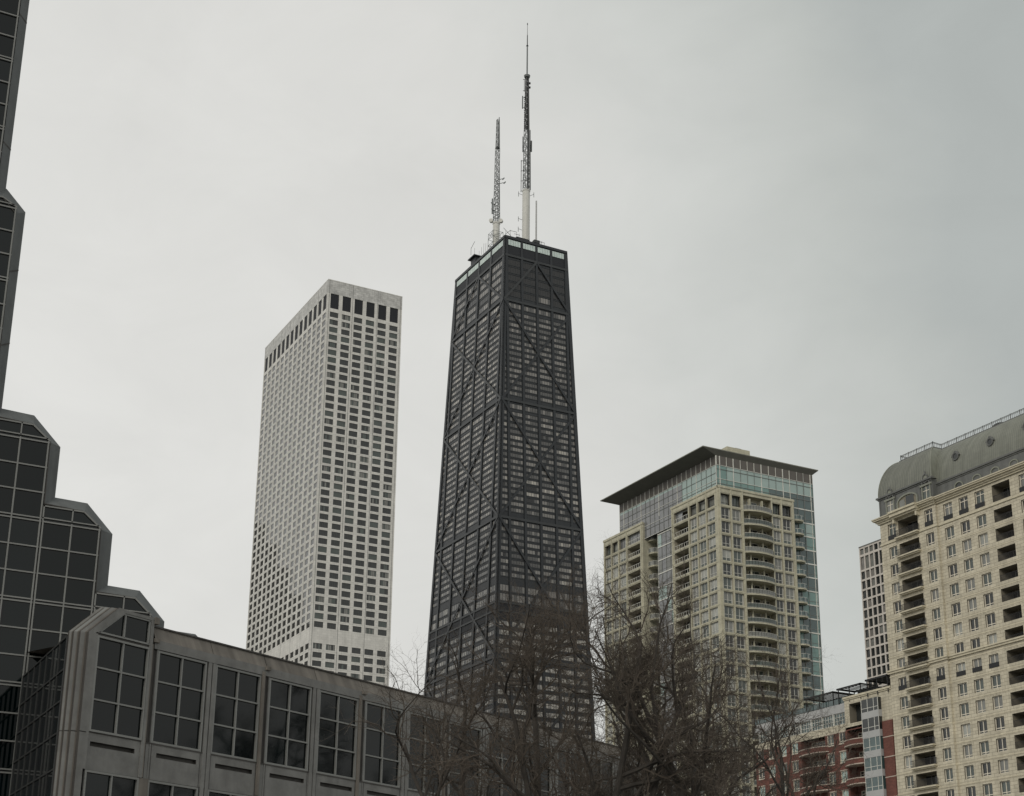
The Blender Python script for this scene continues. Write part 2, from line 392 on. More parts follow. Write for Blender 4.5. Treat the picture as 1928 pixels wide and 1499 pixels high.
# ================================================================ tapered steel skyscraper
HX0, HY0, HW, HL, HH, KX, KY = 289.4, 556.0, 32.6, 51.7, 344.0, 0.033, 0.043
def steel_tower():
    R = random.Random(5)
    t = thing('tapered_skyscraper', 'tall tapering black skyscraper with giant X braces and two rooftop antennas', 'skyscraper', (HX0, HY0, 0))
    TS = lambda u, d, z: Vector((u, HY0-KY*(HH-z)+d, z))
    TW = lambda u, d, z: Vector((HX0-KX*(HH-z)+d, u, z))
    fS = dict(T=TS, lo=lambda z: HX0-KX*(HH-z), hi=lambda z: HX0+HW+KX*(HH-z), cc=[305.7+7.83*k for k in (-2, -1, 0, 1, 2)], cw=1.15, side=0)
    fW = dict(T=TW, lo=lambda z: HY0-KY*(HH-z), hi=lambda z: HY0+HL+KY*(HH-z), cc=[581.85+12.6*k for k in (-2, -1, 0, 1, 2)], cw=1.5, side=1)
    wl = MB(); cm = MB(); br = MB(); bm = MB(); specs = []
    # floor bands: (z0,z1,style)
    bands = []
    for c in (331.0, 327.0, 323.0, 319.0, 315.0): bands.append((c-1.45, c+1.45, 'tall'))
    bands.append((307.4, 309.8, 'tall2'))
    z = 304.6
    while z > 262: bands.append((z-.92, z+.92, 'res')); z -= 2.86
    bands.append((257.1, 259.4, 'tall2'))
    z = 254.6
    while z > 206: bands.append((z-.92, z+.92, 'res')); z -= 2.86
    bands.append((201.8, 203.8, 'tall2'))
    z = 199.4
    while z > 176: bands.append((z-.95, z+.95, 'res')); z -= 2.93
    bands += [(171.2, 174.2, 'tall2'), (166.9, 170.2, 'tall2')]
    for c in (157.0, 153.0, 149.0, 145.2): bands.append((c-1.15, c+1.15, 'off'))
    z = 138.9
    while z > 8: bands.append((z-1.15, z+1.15, 'off')); z -= 3.88
    bands.sort()
    for F in (fS, fW):
        T, lo, hi, cc, cw = F['T'], F['lo'], F['hi'], F['cc'], F['cw']
        def full(za, zb, k='steel', mb=wl, d=0.0):
            mb.quad([T(lo(za)+d*0, d, za), T(hi(za), d, za), T(hi(zb), d, zb), T(lo(zb), d, zb)], k)
        cur = 0
        for (z0, z1, st) in bands:
            if z0 > cur: full(cur, z0)
            zm = (z0+z1)/2
            edges = [lo(zm)+1.0]+[c for c in cc]+[hi(zm)-1.0]
            spans = []
            for i in range(len(edges)-1):
                a = edges[i]+(cw/2 if i > 0 else 0); b = edges[i+1]-(cw/2 if i < len(edges)-2 else 0)
                if b-a > 0.9: spans.append((a+0.12, b-0.12, i))
            last = None
            for (a, b, i) in spans:
                mbq = wl
                if last is None: mbq.quad([T(lo(z0), 0, z0), T(a, 0, z0), T(a, 0, z1), T(lo(z1), 0, z1)], 'steel')
                else: mbq.quad([T(last, 0, z0), T(a, 0, z0), T(a, 0, z1), T(last, 0, z1)], 'steel')
                last = b
                D = 0.14
                mbq.quad([T(a, 0, z0), T(b, 0, z0), T(b, D, z0), T(a, D, z0)], 'steel')
                mbq.quad([T(a, D, z1), T(b, D, z1), T(b, 0, z1), T(a, 0, z1)], 'steel')
                mbq.quad([T(a, 0, z0), T(a, D, z0), T(a, D, z1), T(a, 0, z1)], 'steel')
                mbq.quad([T(b, D, z0), T(b, 0, z0), T(b, 0, z1), T(b, D, z1)], 'steel')
                # window colour, correlated per flat
                n = max(1, round((b-a)/1.33)) if not F['side'] else max(1, round((b-a)/1.85))
                if F['side']:  # this face mirrors the sky: reflection put into paler glass colours
                    if st == 'off': p = ['h_pale', 'h_pale', 'h_lit', 'h_mid']
                    elif st == 'tall' : p = ['h_lit', 'h_mid', 'h_lit', 'h_lit'] if R.random() < 0.85 else ['h_dark']
                    else: p = ['h_lit', 'h_pale', 'h_lit', 'h_pale', 'h_lit', 'h_mid']
                else:
                    if st == 'off': p = ['h_pale', 'h_pale', 'h_pale', 'h_lit']
                    elif st == 'tall': p = ['h_dark'] if z0 > 316 or R.random() < .5 else ['h_mid', 'h_lit']
                    elif st == 'tall2': p = ['h_mid', 'h_lit']
                    else:
                        r = R.random()
                        p = ['h_mid', 'h_mid', 'h_lit'] if r < .42 else (['h_lit', 'h_mid', 'h_lit'] if r < .68 else (['h_pale', 'h_lit', 'h_lit'] if r < .86 else ['h_mid', 'h_dark', 'h_lit']))
                        if z0 > 262 and r > .68: p = ['h_mid', 'h_mid', 'h_lit']
                gl = [R.choice(p) for _ in range(n)]
                specs.append((T, a, b, z0, z1, 0.12, st_grid, ('steel', gl, tuple((q+1)/n for q in range(n-1)), (), 0.15 if not F['side'] else 0.30, .04)))
            mbq.quad([T(last, 0, z0), T(hi(z0), 0, z0), T(hi(z1), 0, z1), T(last, 0, z1)], 'steel')
            cur = z1
        full(cur, 335.0); full(335.0, HH)
        # spandrel sills give each floor a lip
        for (z0, z1, st) in bands:
            wl.box(T, lo(z0)+.6, hi(z0)-.6, -0.14, 0.0, z0-0.32, z0-0.10, 'steel_l', 'ftb')
        # columns
        for c in cc:
            for za, zb in ((0, 160), (160, 240), (240, HH-0.6)):
                if c-cw/2 > lo(zb)-.7 or True:
                    cm.box(T, c-cw/2, c+cw/2, -0.40, 0.0, za, zb, 'steel', 'flrt')
            cm.build('column', t); cm = MB()
        for e, sgn in ((lo, 1), (hi, -1)):
            a, b = 0.0, 1.25
            cm.quad([T(e(0)-.3*sgn, -.42, 0), T(e(0)+b*sgn, -.42, 0), T(e(HH)+b*sgn, -.42, HH), T(e(HH)-.3*sgn, -.42, HH)], 'steel')
            cm.quad([T(e(0)+b*sgn, -.42, 0), T(e(0)+b*sgn, 0, 0), T(e(HH)+b*sgn, 0, HH), T(e(HH)+b*sgn, -.42, HH)], 'steel')
            cm.quad([T(e(0)-.42*sgn, -.42, 0), T(e(0)-.42*sgn, .4, 0), T(e(HH)-.42*sgn, .4, HH), T(e(HH)-.42*sgn, -.42, HH)], 'steel')
        cm.build('column', t); cm = MB()
        # braces
        nodes = [310.9, 260.8, 204.7, 142.0, 74.0]
        mid = (lo(200)+hi(200))/2
        for s in (0, 1):
            e = lo if s == 0 else hi
            br.beam(T, mid, 334.2, e(nodes[0]), nodes[0], 1.0, -0.56+.01*s, -0.3, 'steel_l' if s == F['side'] else 'steel')
        for a, b in zip(nodes[:-1], nodes[1:]):
            br.beam(T, lo(a), a, hi(b), b, 1.05, -0.58, -0.3, 'steel')
            br.beam(T, hi(a), a, lo(b), b, 1.05, -0.55, -0.3, 'steel_l' if F['side'] else 'steel')
        br.build('cross_brace', t); br = MB()
        for z_ in [334.2]+nodes:
            tb = MB(); tb.box(T, lo(z_), hi(z_), -0.50, 0.0, z_-0.55, z_+0.55, 'steel_l', 'ftb'); tb.build('tie_beam', t)
        # mechanical belt
        for za, zb, k, dd in ((158.9, 161.8, 'louvre', -.2), (161.8, 162.6, 'steel_l', -.5), (162.6, 165.6, 'louvre', -.2), (165.6, 166.4, 'steel_l', -.5)):
            bb = MB(); bb.box(T, lo(za)+.3, hi(za)-.3, dd, 0.0, za, zb, k, 'ftb'); bb.build('belt_band', t)
        # crown: louvre band and lit panels
        ed = [lo(341)+0.9]+cc[1:4]+[hi(341)-0.9]
        bm.box(T, lo(338)+.3, hi(338)-.3, -.16, 0, 335.0, 339.3, 'louvre', 'f')
        for i in range(4):
            pk = MB()
            a, b = ed[i]+.75, ed[i+1]-.75
            if not F['side']: a, b = ed[i]+.62, ed[i+1]-.62
            n = 5
            for q in range(n):
                w_ = (b-a)/n
                pk.box(T, a+w_*q+.07, a+w_*(q+1)-.07, -.30, -.05, 339.7, 342.5, 'crown', 'flrtb')
            pk.build('crown_light_panel', t)
        bm.box(T, lo(344)-.3, hi(344)+.3, -.62, 0.5, 343.0, 344.3, 'steel', 'fktb')
        bm.build('crown_band', t); bm = MB()
    # far sides and roof
    z0, z1 = 0, HH
    def cor(ix, iy, z): return Vector(((HX0-KX*(HH-z)) if ix == 0 else (HX0+HW+KX*(HH-z)), (HY0-KY*(HH-z)) if iy == 0 else (HY0+HL+KY*(HH-z)), z))
    wl.quad([cor(1, 0, 0), cor(1, 1, 0), cor(1, 1, HH), cor(1, 0, HH)], 'steel')
    wl.quad([cor(1, 1, 0), cor(0, 1, 0), cor(0, 1, HH), cor(1, 1, HH)], 'steel')
    wl.quad([cor(0, 0, HH-.4), cor(1, 0, HH-.4), cor(1, 1, HH-.4), cor(0, 1, HH-.4)], 'steel')
    wl.build('wall', t)
    rf = MB()
    corebox(rf, HX0+5, HX0+27, HY0+3, HY0+46, HH, HH+1.3, 'steel')
    corebox(rf, HX0+7, HX0+14, HY0+2, HY0+7, HH+1.2, HH+2.6, 'steel')
    rf.build('roof', t)
    hs = MB()   # dark lifting-gear housing on the roof edge
    corebox(hs, HX0+.2, HX0+3.4, HY0+31.5, HY0+36.3, HH, HH+4.2, 'steel')
    corebox(hs, HX0-.9, HX0+4.4, HY0+30.6, HY0+37.6, HH+4.2, HH+4.7, 'steel')
    hs.build('roof_housing', t)
    place_windows(t, specs, 112)
    # small aerials and frames on the roof
    ra = MB()
    R2_ = random.Random(3)
    def pole(x, y, z0, h, r=.09, k='mast_d'): ra.tube((x, y, z0), (x, y, z0+h), r, r*.7, 5, k)
    for (x, y, h) in ((HX0+1, HY0+34, 10), (HX0+2.6, HY0+32.2, 8), (HX0+1.5, HY0+27.5, 7.5), (HX0+1.2, HY0+24.5, 8), (HX0+2.2, HY0+36, 6.5), (HX0+1, HY0+22, 7),
                      (HX0+.8, HY0+1.2, 3.5), (HX0+3.2, HY0+1.2, 4.6), (HX0+6.5, HY0+1, 4.2), (HX0+7.8, HY0+1, 3.8), (HX0+18, HY0+2, 3.4), (HX0+20.4, HY0+2, 3.6), (HX0+22, HY0+2, 3)):
        pole(x, y, HH, h)
    for (a, b) in (((HX0-.5, HY0+1, HH+4.6), (HX0+3.6, HY0+1.2, HH+1.5)), ((HX0+.5, HY0+1, HH+1.5), (HX0+3.3, HY0+1.2, HH+4.4)), ((HX0+3.2, HY0+1.2, HH+4.2), (HX0+6.5, HY0+1, HH+4.2)),
                   ((HX0+5.2, HY0+1, HH+3), (HX0+8.2, HY0+1, HH+3)), ((HX0+18, HY0+2, HH+3.2), (HX0+22, HY0+2, HH+3)), ((HX0+20.4, HY0+2, HH+3), (HX0+18, HY0+2, HH+1)),
                   ((HX0-.2, HY0+35.5, HH+10), (HX0+1, HY0+34, HH+13.5)), ((HX0-.2, HY0+35.5, HH+10), (HX0-.2, HY0+35.5, HH+6.5))):
        ra.tube(a, b, .1, .1, 5, 'mast_d')
    ra.build('roof_aerial', t)
steel_tower()

def lattice(mb, cx, cy, za, zb, wa, wb, seg, r, k, kd=None):
    n = int((zb-za)/seg); kd = kd or k
    def c(i, z):
        w_ = (wa+(wb-wa)*(z-za)/(zb-za))/2
        return Vector((cx+(-w_ if i in (0, 3) else w_), cy+(-w_ if i in (0, 1) else w_), z))
    for i in range(4): mb.tube(c(i, za), c(i, zb), r*1.35, r, 5, k)
    for q in range(n):
        z0, z1 = za+(zb-za)*q/n, za+(zb-za)*(q+1)/n
        for i in range(4):
            j = (i+1) % 4
            a, b = (c(i, z0), c(j, z1)) if q % 2 else (c(j, z0), c(i, z1))
            mb.tube(a, b, r*.7, r*.7, 4, kd, False); mb.tube(c(i, z1), c(j, z1), r*.7, r*.7, 4, kd, False)

def masts():
    R = random.Random(9)
    # taller mast
    x, y = 305.9, 566.5
    t = thing('antenna_mast', 'taller big rooftop antenna with thick white tube, dark lattice and thin spire', 'antenna', (x, y, HH), 'antennas on the black skyscraper')
    b = MB(); b.tube((x, y, HH), (x, y, 377.2), 1.85, 1.8, 20, 'mast_w'); b.tube((x, y, 377.2), (x, y, 377.8), 1.95, 1.95, 20, 'mast_w')
    b.tube((x, y, 349), (x, y, 350.0), 2.05, 1.95, 20, 'mast_w')
    b.build('base_tube', t, smooth=False)
    l = MB(); lattice(l, x, y, 377.8, 411, 2.4, 1.9, 2.2, .15, 'mast_g')
    l.tube((x+.5, y-.9, 377.8), (x+.5, y-.9, 411), .42, .38, 8, 'mast_d'); l.tube((x+1.5, y-1.4, 377.8), (x+1.3, y-1.2, 411), .22, .2, 6, 'mast_d')
    l.tube((x-2.2, y+1.2, 377), (x-2.2, y+1.2, 394.5), .16, .16, 5, 'mast_d')
    for z in (377.5, 383, 388.5, 394): l.tube((x-2.4, y+1.3, z), (x, y, z+.4), .14, .14, 5, 'mast_d')
    for z in (399, 404, 401): l.tube((x-1.6, y+.8, z), (x-1.6, y+.8, z+3.5), .25, .25, 6, 'mast_g')
    l.tube((x+1.9, y-1.4, 399), (x+1.9, y-1.4, 405), .36, .36, 6, 'mast_d')
    l.build('lattice_section', t)
    u = MB()
    lattice(u, x, y, 411, 440.5, 1.7, 1.15, 1.5, .2, 'mast_d')
    u.tube((x+.4, y-.4, 411), (x+.4, y-.4, 440), .42, .36, 8, 'mast_d')
    z = 411
    while z < 431: u.tube((x-1.1, y+.8, z), (x+.3, y-.2, z+.9), .22, .22, 5, 'mast_d'); z += 1.25
    u.tube((x-1.75, y+1.2, 423.5), (x-1.75, y+1.2, 430.5), .3, .3, 6, 'mast_g')
    for z in (424, 429.5, 433.5, 440): u.tube((x-1.7, y+1.1, z), (x, y, z), .14, .14, 5, 'mast_d')
    u.tube((x-1.15, y+.7, 433), (x-1.15, y+.7, 440), .14, .14, 5, 'mast_d')
    for z in (434.8, 437.2): u.tube((x+.5, y-1.1, z), (x+1.2, y-1.4, z+.1), .62, .5, 10, 'mast_d')
    u.build('antenna_section', t)
    d = MB(); d.tube((x, y, 441), (x, y, 442), 1.35, 1.6, 18, 'mast_g'); d.tube((x, y, 442), (x, y, 442.7), 1.6, .4, 18, 'mast_d'); d.build('disc', t)
    s = MB(); s.tube((x, y, 442.6), (x, y, 459.4), .38, .34, 8, 'mast_g'); s.tube((x, y, 459.2), (x, y, 460.2), .62, .15, 8, 'mast_d')
    s.tube((x, y, 460.2), (x, y, 465.5), .26, .22, 8, 'mast_d'); s.tube((x, y, 465.5), (x, y, 472.2), .12, .08, 6, 'mast_d'); s.tube((x, y, 471.6), (x, y, 472.6), .24, .2, 6, 'mast_d')
    s.build('spire', t)
    r = MB()
    for z, sx in ((375.5, -1), (375, 1), (362, -1), (356.5, -1)):
        r.tube((x+sx*1.6, y-sx*.9, z), (x+sx*3.3, y-sx*1.8, z+.8), .1, .1, 5, 'mast_d'); r.tube((x+sx*3.2, y-sx*1.8, z-.8), (x+sx*3.2, y-sx*1.8, z+1.8), .14, .14, 5, 'mast_g')
    r.build('bracket', t)
    # shorter mast
    x, y = 305.9, 597.5
    t = thing('antenna_mast', 'shorter big rooftop antenna, on the left, grey lattice above a caged white tube', 'antenna', (x, y, HH), 'antennas on the black skyscraper')
    b = MB(); b.tube((x, y, HH), (x, y, 374.6), 1.75, 1.7, 20, 'mast_w'); b.tube((x, y, 374.6), (x, y, 375.4), 1.9, 1.9, 20, 'mast_w'); b.build('base_tube', t)
    l = MB(); lattice(l, x, y, 375.4, 400, 2.5, 1.9, 1.7, .14, 'mast_g'); lattice(l, x, y, 400, 418.2, 1.9, 1.6, 1.9, .13, 'mast_g')
    lattice(l, x+.1, y, 418.2, 434.5, 1.45, 1.1, 1.9, .14, 'mast_g'); l.tube((x+.6, y-.3, 418.2), (x+.6, y-.3, 436), .26, .22, 6, 'mast_g')
    l.tube((x, y, 417.8), (x, y, 418.5), 1.1, 1.1, 8, 'mast_d')
    l.tube((x+1, y-.6, 377), (x+1, y-.6, 418), .17, .17, 6, 'mast_g')
    l.build('lattice_section', t)
    a = MB()
    for z, sx, L_ in ((399.5, 1, 2.6), (397.3, 1, 3.2), (385, -1, 1.8), (381.5, -1, 1.6)):
        a.tube((x, y, z), (x+sx*L_, y-sx*L_*.4, z+1.1), .16, .16, 5, 'mast_d'); a.tube((x+sx*L_, y-sx*L_*.4, z+.6), (x+sx*(L_+.8), y-sx*L_*.5, z+1.7), .3, .3, 7, 'mast_g')
    a.tube((x-1.9, y+1, 380.5), (x-1.9, y+1, 389), .35, .35, 6, 'mast_g')
    a.build('side_aerial', t)
    for sx in (-1, 1):
        q = MB(); q.tube((x+sx*2.2, y-sx*1.1, 376.2), (x+sx*2.2-.9, y-sx*1.1-1.0, 376.2), 1.0, 1.0, 12, 'mast_w'); q.build('dish', t)
    # scaffold cage round its foot
    c = MB(); lattice(c, x-.3, y, HH, 369.5, 6.2, 5.4, 3.1, .12, 'mast_g')
    for k in range(26):
        a_ = R.uniform(0, 6.28); z = R.uniform(350, 369.5); c.tube((x+2.2*math.cos(a_), y+2.2*math.sin(a_), z), (x+3.9*math.cos(a_+.5), y+3.9*math.sin(a_+.5), z+R.uniform(-1, 1.4)), .11, .08, 4, 'mast_g')
    c.build('cage', t)
    # thin whip on the right
    x, y = 309.2, 562.3
    t = thing('antenna_mast', 'thin pale antenna pole standing just right of the tall white mast base', 'antenna', (x, y, HH), 'antennas on the black skyscraper')
    b = MB(); b.tube((x, y, HH+2), (x, y, 371), .42, .36, 10, 'metal_p'); b.build('pole', t)
    b = MB(); b.tube((x, y, HH), (x, y, HH+3.6), .18, .18, 6, 'mast_d'); b.box(BT, x-1.5, x+1.5, y-1, y+1, HH+4.2, HH+5.6, 'mast_d')
    b.tube((x-1, y-.4, HH), (x, y-.3, HH+4), .14, .14, 5, 'mast_d'); b.tube((x+1, y-.4, HH), (x, y-.3, HH+4), .14, .14, 5, 'mast_d'); b.build('foot', t)
masts()

# ================================================================ neighbouring tower outside the frame, mirrored in the marble tower's side windows
def mirrored_tower():
    t = thing('stepped_office_tower', 'dark stepped office tower left of the view, seen only mirrored in the marble tower windows', 'skyscraper', (90, 800, 0))
    wl = MB(); T = faceS(800.0); R = random.Random(8)
    for (x0, x1, H) in ((60, 68, 212), (68, 76, 228), (76, 84, 243), (84, 92, 256), (92, 112, 267)):
        rows = [(H-4-3.8*k, H-1.8-3.8*k) for k in range(int(H/3.8)-2)]
        ops = wall(wl, T, x0, x1, 0, H, [(x0+.6+2.5*i, x0+2.5+2.5*i) for i in range(int((x1-x0)/2.5))], rows, .2, 'granite_d')
        for (u0, u1, z0, z1, i, j) in ops: wl.quad([T(u0, .19, z0), T(u1, .19, z0), T(u1, .19, z1), T(u0, .19, z1)], 'ref_glass2')
        corebox(wl, x0, x1, 800.2, 830, 0, H, 'granite_d', 'kltr')
    wl.build('wall', t)
mirrored_tower()

# ================================================================ stone and glass condominium tower
GX, GY = 188.78, 259.15
def curve_plan(u0, u1, dout, n=10, din=0.0):
    pts = [(u0, din)]
    for i in range(n+1):
        q = i/n; pts.append((u0+(u1-u0)*q, -dout*math.sin(math.pi*min(1, max(0, q)))**.6 if 0 < i < n else -0.02))
    pts.append((u1, din)); return pts
def railing(mb, T, pts, z, h, kpost, kpanel=None, step=1.0, r=.035):
    for (a, b) in zip(pts[:-1], pts[1:]):
        A = T(a[0], a[1], z); B = T(b[0], b[1], z); up = Vector((0, 0, 1))
        mb.tube(A+up*h, B+up*h, r*1.2, r*1.2, 4, kpost, False); mb.tube(A+up*.12, B+up*.12, r, r, 4, kpost, False)
        n = max(1, round((B-A).length/step))
        for i in range(n+1):
            p = A.lerp(B, i/n); mb.tube(p, p+up*h, r, r, 4, kpost, False)
        if kpanel: mb.quad([A+up*.16, B+up*.16, B+up*(h-.08), A+up*(h-.08)], kpanel)
def condo():
    R = random.Random(21)
    t = thing('condominium_tower', 'sand coloured tower with green glass crown, rounded balconies and wide flying roof', 'building', (GX, GY, 0))
    SX, SY = 188.2, 257.95
    wl = MB(); specs = []
    TS, TW = faceS(SY), faceW(SX)
    gS, gW = faceS(GY), faceW(GX)
    NF = 35
    tops = [111.5-3.22*k for k in range(NF)]; tops = [z for z in tops if z > 6]
    rows = [(z-2.62, z) for z in tops]
    c = lambda a, b: (GX+a, GX+b)
    cl = lambda a, b: (GY+a, GY+b)
    # right hand stone face: three panels
    def addwin(T, ops, dp, side):
        for (u0, u1, z0, z1, i, j) in ops:
            r = R.random(); first = z1 > 111
            g_ = 'g_dark' if r < .38 else ('g_mid' if r < .62 else 'g_cur' if r < .85 else 'g_pale')
            if side: g_ = 'g_mid' if r < .25 else ('g_cur' if r < .6 else 'g_pale')
            gg = {0: 'g_mid' if g_ in ('g_cur', 'g_pale') and R.random() < .5 else g_, 1: g_, 2: g_}
            specs.append((T, u0, u1, z0, z1, dp+(.5 if first else 0), st_grid, ('wframe' if not first else 'gframe', gg, (.1, .5, .9), (.30,), 0.075)))
    for (a, b, cs) in ((SX, GX+6.2, [c(.04, 2.58), c(3.05, 5.5)]), (GX+14.0, GX+20.42, [c(14.0+.25, 16.55), c(17.06, 19.6)])):
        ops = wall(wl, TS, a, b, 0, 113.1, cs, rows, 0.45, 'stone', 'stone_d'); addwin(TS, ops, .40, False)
    # loggia bay
    a, b = GX+6.2, GX+14.0
    zt = 112.0
    wl.quad([TS(a, 0, zt), TS(b, 0, zt), TS(b, 0, 113.1), TS(a, 0, 113.1)], 'stone')
    D = 1.7
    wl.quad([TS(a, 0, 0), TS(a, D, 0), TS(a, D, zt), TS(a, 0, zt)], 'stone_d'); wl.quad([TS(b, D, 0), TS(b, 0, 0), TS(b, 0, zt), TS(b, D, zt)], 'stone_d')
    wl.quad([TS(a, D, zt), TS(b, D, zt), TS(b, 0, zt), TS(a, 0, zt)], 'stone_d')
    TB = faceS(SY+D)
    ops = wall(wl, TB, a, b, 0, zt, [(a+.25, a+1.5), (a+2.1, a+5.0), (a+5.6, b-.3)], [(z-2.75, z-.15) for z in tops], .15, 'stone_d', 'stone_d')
    for (u0, u1, z0, z1, i, j) in ops:
        r = R.random(); specs.append((TB, u0, u1, z0, z1, .12, st_grid, ('wframe', 'g_dark' if r < .6 else 'g_mid' if r < .8 else 'g_cur', (.5,), (), 0.07)))
    for k, z in enumerate(tops):
        zf = z-2.95
        bl = MB(); pts = curve_plan(a-.05, b+.25, 1.35, 12, D-.05)
        bl.plan(TS, pts, zf-.32, zf, 'stone')
        for uu in (a+1.85, a+5.3): bl.box(TS, uu-.16, uu+.16, .35 if k else .0, .7, zf, zf+2.9, 'stone', 'flr')
        ob = bl.build('balcony', t)
        rl = MB(); railing(rl, TS, [(u, d+.08) for u, d in pts[1:-1]], zf, 1.05, 'wframe', 'g_mid' if k % 3 else 'g_cur', .9)
        rl.build('railing', ob)
    # right glass part with its balconies
    z = 113.1
    gl = MB(); fr = MB()
    um = [20.42, 22.5, 24.4, 26.45, 27.1]
    zs = [z_+.35 for z_ in tops]
    for i in range(4): gl.quad([gS(GX+um[i], 0, zs[0]), gS(GX+um[i+1], 0, zs[0]), gS(GX+um[i+1], 0, 112.6), gS(GX+um[i], 0, 112.6)], 'teal_d')
    for k, zz in enumerate(zs):
        for i in range(4):
            r = R.random(); kk = 'teal_d' if r < .55 else ('teal' if r < .85 else 'teal_l')
            gl.quad([gS(GX+um[i], 0, zz-3.22), gS(GX+um[i+1], 0, zz-3.22), gS(GX+um[i+1], 0, zz), gS(GX+um[i], 0, zz)], kk)
        fr.box(gS, GX+20.42, GX+27.12, -.12, 0, zz-.14, zz+.14, 'wframe', 'ftb')
        fr.box(gS, GX+20.42, GX+27.12, -.07, 0, zz-2.35, zz-2.27, 'gframe', 'ftb')
        # slim balcony tucked against the stone end
        bl = MB(); pts = [(GX+20.44, -.02), (GX+20.44, -1.15), (GX+21.6, -1.6), (GX+22.9, -1.35), (GX+23.6, -.02)]
        zb = zz-3.22
        bl.plan(gS, pts, zb-.28, zb, 'stone')
        ob = bl.build('balcony', t); rl = MB(); railing(rl, gS, [(u, d+.05) for u, d in pts[1:]], zb, 1.05, 'wframe', 'teal_d', .7); rl.build('railing', ob)
        if R.random() < .6: fr.box(gS, GX+24.0, GX+24.35, .02, .3, zb+.2, zb+1.9, 'wframe', 'f')
    for u in um: fr.box(gS, GX+u-.05, GX+u+.05, -.14, 0, 0, 120.6, 'wframe' if u in (20.42, 26.45) else 'gframe', 'flr')
    # glass crown, right face
    um2 = [-0.14+.14, .9, 2.76, 4.63, 6.6, 8.52, 10.42, 12.4, 14.48, 16.5, 18.5, 20.43, 22.5, 24.4, 26.45, 27.1]
    big = (0.9, 4.63, 12.4, 18.5, 26.45)
    for i in range(len(um2)-1):
        a, b = GX+um2[i], GX+um2[i+1]
        gl.quad([gS(a, 0, 118.5), gS(b, 0, 118.5), gS(b, 0, 120.75), gS(a, 0, 120.75)], 'panel_g')
        gl.quad([gS(a, 0, 115.3), gS(b, 0, 115.3), gS(b, 0, 118.5), gS(a, 0, 118.5)], 'teal_l' if 1 < i < 14 else 'teal')
        gl.quad([gS(a, 0, 112.6), gS(b, 0, 112.6), gS(b, 0, 115.3), gS(a, 0, 115.3)], 'teal' if i < 8 else 'teal_d')
    for u in um2:
        w_ = .09 if u in big else .035
        fr.box(gS, GX+u-w_, GX+u+w_, -.16, 0, 118.5, 120.7, 'wframe', 'flr')
        fr.box(gS, GX+u-(w_ if u in big else .025), GX+u+(w_ if u in big else .025), -.1, 0, 112.9, 118.5, 'wframe' if u in big else 'gframe', 'flr')
    for zz, k in ((118.5, 'wframe'), (117.6, 'gframe'), (115.3, 'wframe'), (114.2, 'gframe')): fr.box(gS, GX, GX+27.1, -.11, 0, zz-.05, zz+.05, k, 'ftb')
    gl.quad([BT(GX+27.1, GY, 0), BT(GX+27.1, GY+40.6, 0), BT(GX+27.1, GY+40.6, 120.7), BT(GX+27.1, GY, 120.7)], 'teal_d')
    # left face: stone pieces
    for (a, b, cs, lg) in ((SY, GY+17.4, [cl(.3, 3.3), cl(3.8, 6.75), cl(7.2, 10.1)], cl(10.55, 16.4)), (GY+29.6, GY+47.3, [cl(37.2, 40.2), cl(40.7, 43.5), cl(44.0, 46.8)], cl(30.8, 36.4))):
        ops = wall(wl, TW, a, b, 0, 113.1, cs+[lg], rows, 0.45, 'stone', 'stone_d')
        win = [o_ for o_ in ops if abs(o_[0]-lg[0]) > .1]; addwin(TW, win, .40, True)
        for o_ in ops:
            if abs(o_[0]-lg[0]) > .1: continue
            u0, u1, z0, z1 = o_[:4]
            # deep loggia
            for q in (([TW(u0, .45, z0), TW(u0, 2.4, z0), TW(u0, 2.4, z1), TW(u0, .45, z1)]), ([TW(u1, 2.4, z0), TW(u1, .45, z0), TW(u1, .45, z1), TW(u1, 2.4, z1)]),
                      ([TW(u0, .45, z0), TW(u1, .45, z0), TW(u1, 2.4, z0), TW(u0, 2.4, z0)]), ([TW(u0, 2.4, z1), TW(u1, 2.4, z1), TW(u1, .45, z1), TW(u0, .45, z1)])):
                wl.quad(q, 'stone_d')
            wl.quad([TW(u0, 2.4, z0), TW(u1, 2.4, z0), TW(u1, 2.4, z1), TW(u0, 2.4, z1)], 'g_dark')
            for s_ in (.12, .32, .55): wl.box(TW, u1-(u1-u0)*s_-.35, u1-(u1-u0)*s_, 2.2, 2.38, z0, z1-.2, 'g_cur', 'f')
            rl = MB(); railing(rl, TW, [(u0, .12), (u1, .12)], z0-.02, 1.05, 'wframe', None, 1.0, .045); rl.build('railing', t)
    # side of the far stone piece, seen beyond the recess
    wl.quad([BT(SX, GY+29.6, 0), BT(SX+6, GY+29.6, 0), BT(SX+6, GY+29.6, 113.1), BT(SX, GY+29.6, 113.1)], 'stone')
    wl.quad([BT(SX, GY+47.3, 0), BT(SX+20, GY+47.3, 0), BT(SX+20, GY+47.3, 113.1), BT(SX, GY+47.3, 113.1)], 'stone')
    wl.quad([BT(SX, GY+29.6, 113.1), BT(SX+20, GY+29.6, 113.1), BT(SX+20, GY+47.3, 113.1), BT(SX, GY+47.3, 113.1)], 'stone')
    wl.quad([BT(SX, GY+17.4, 0), BT(SX+3, GY+17.4, 0), BT(SX+3, GY+17.4, 113.1), BT(SX, GY+17.4, 113.1)], 'stone')
    wl.quad([BT(SX, SY, 113.1), BT(GX+20.42, SY, 113.1), BT(GX+20.42, GY+.05, 113.1), BT(SX, GY+.05, 113.1)], 'stone')
    wl.quad([BT(SX, SY, 113.1), BT(GX+.05, SY, 113.1), BT(GX+.05, GY+17.4, 113.1), BT(SX, GY+17.4, 113.1)], 'stone')
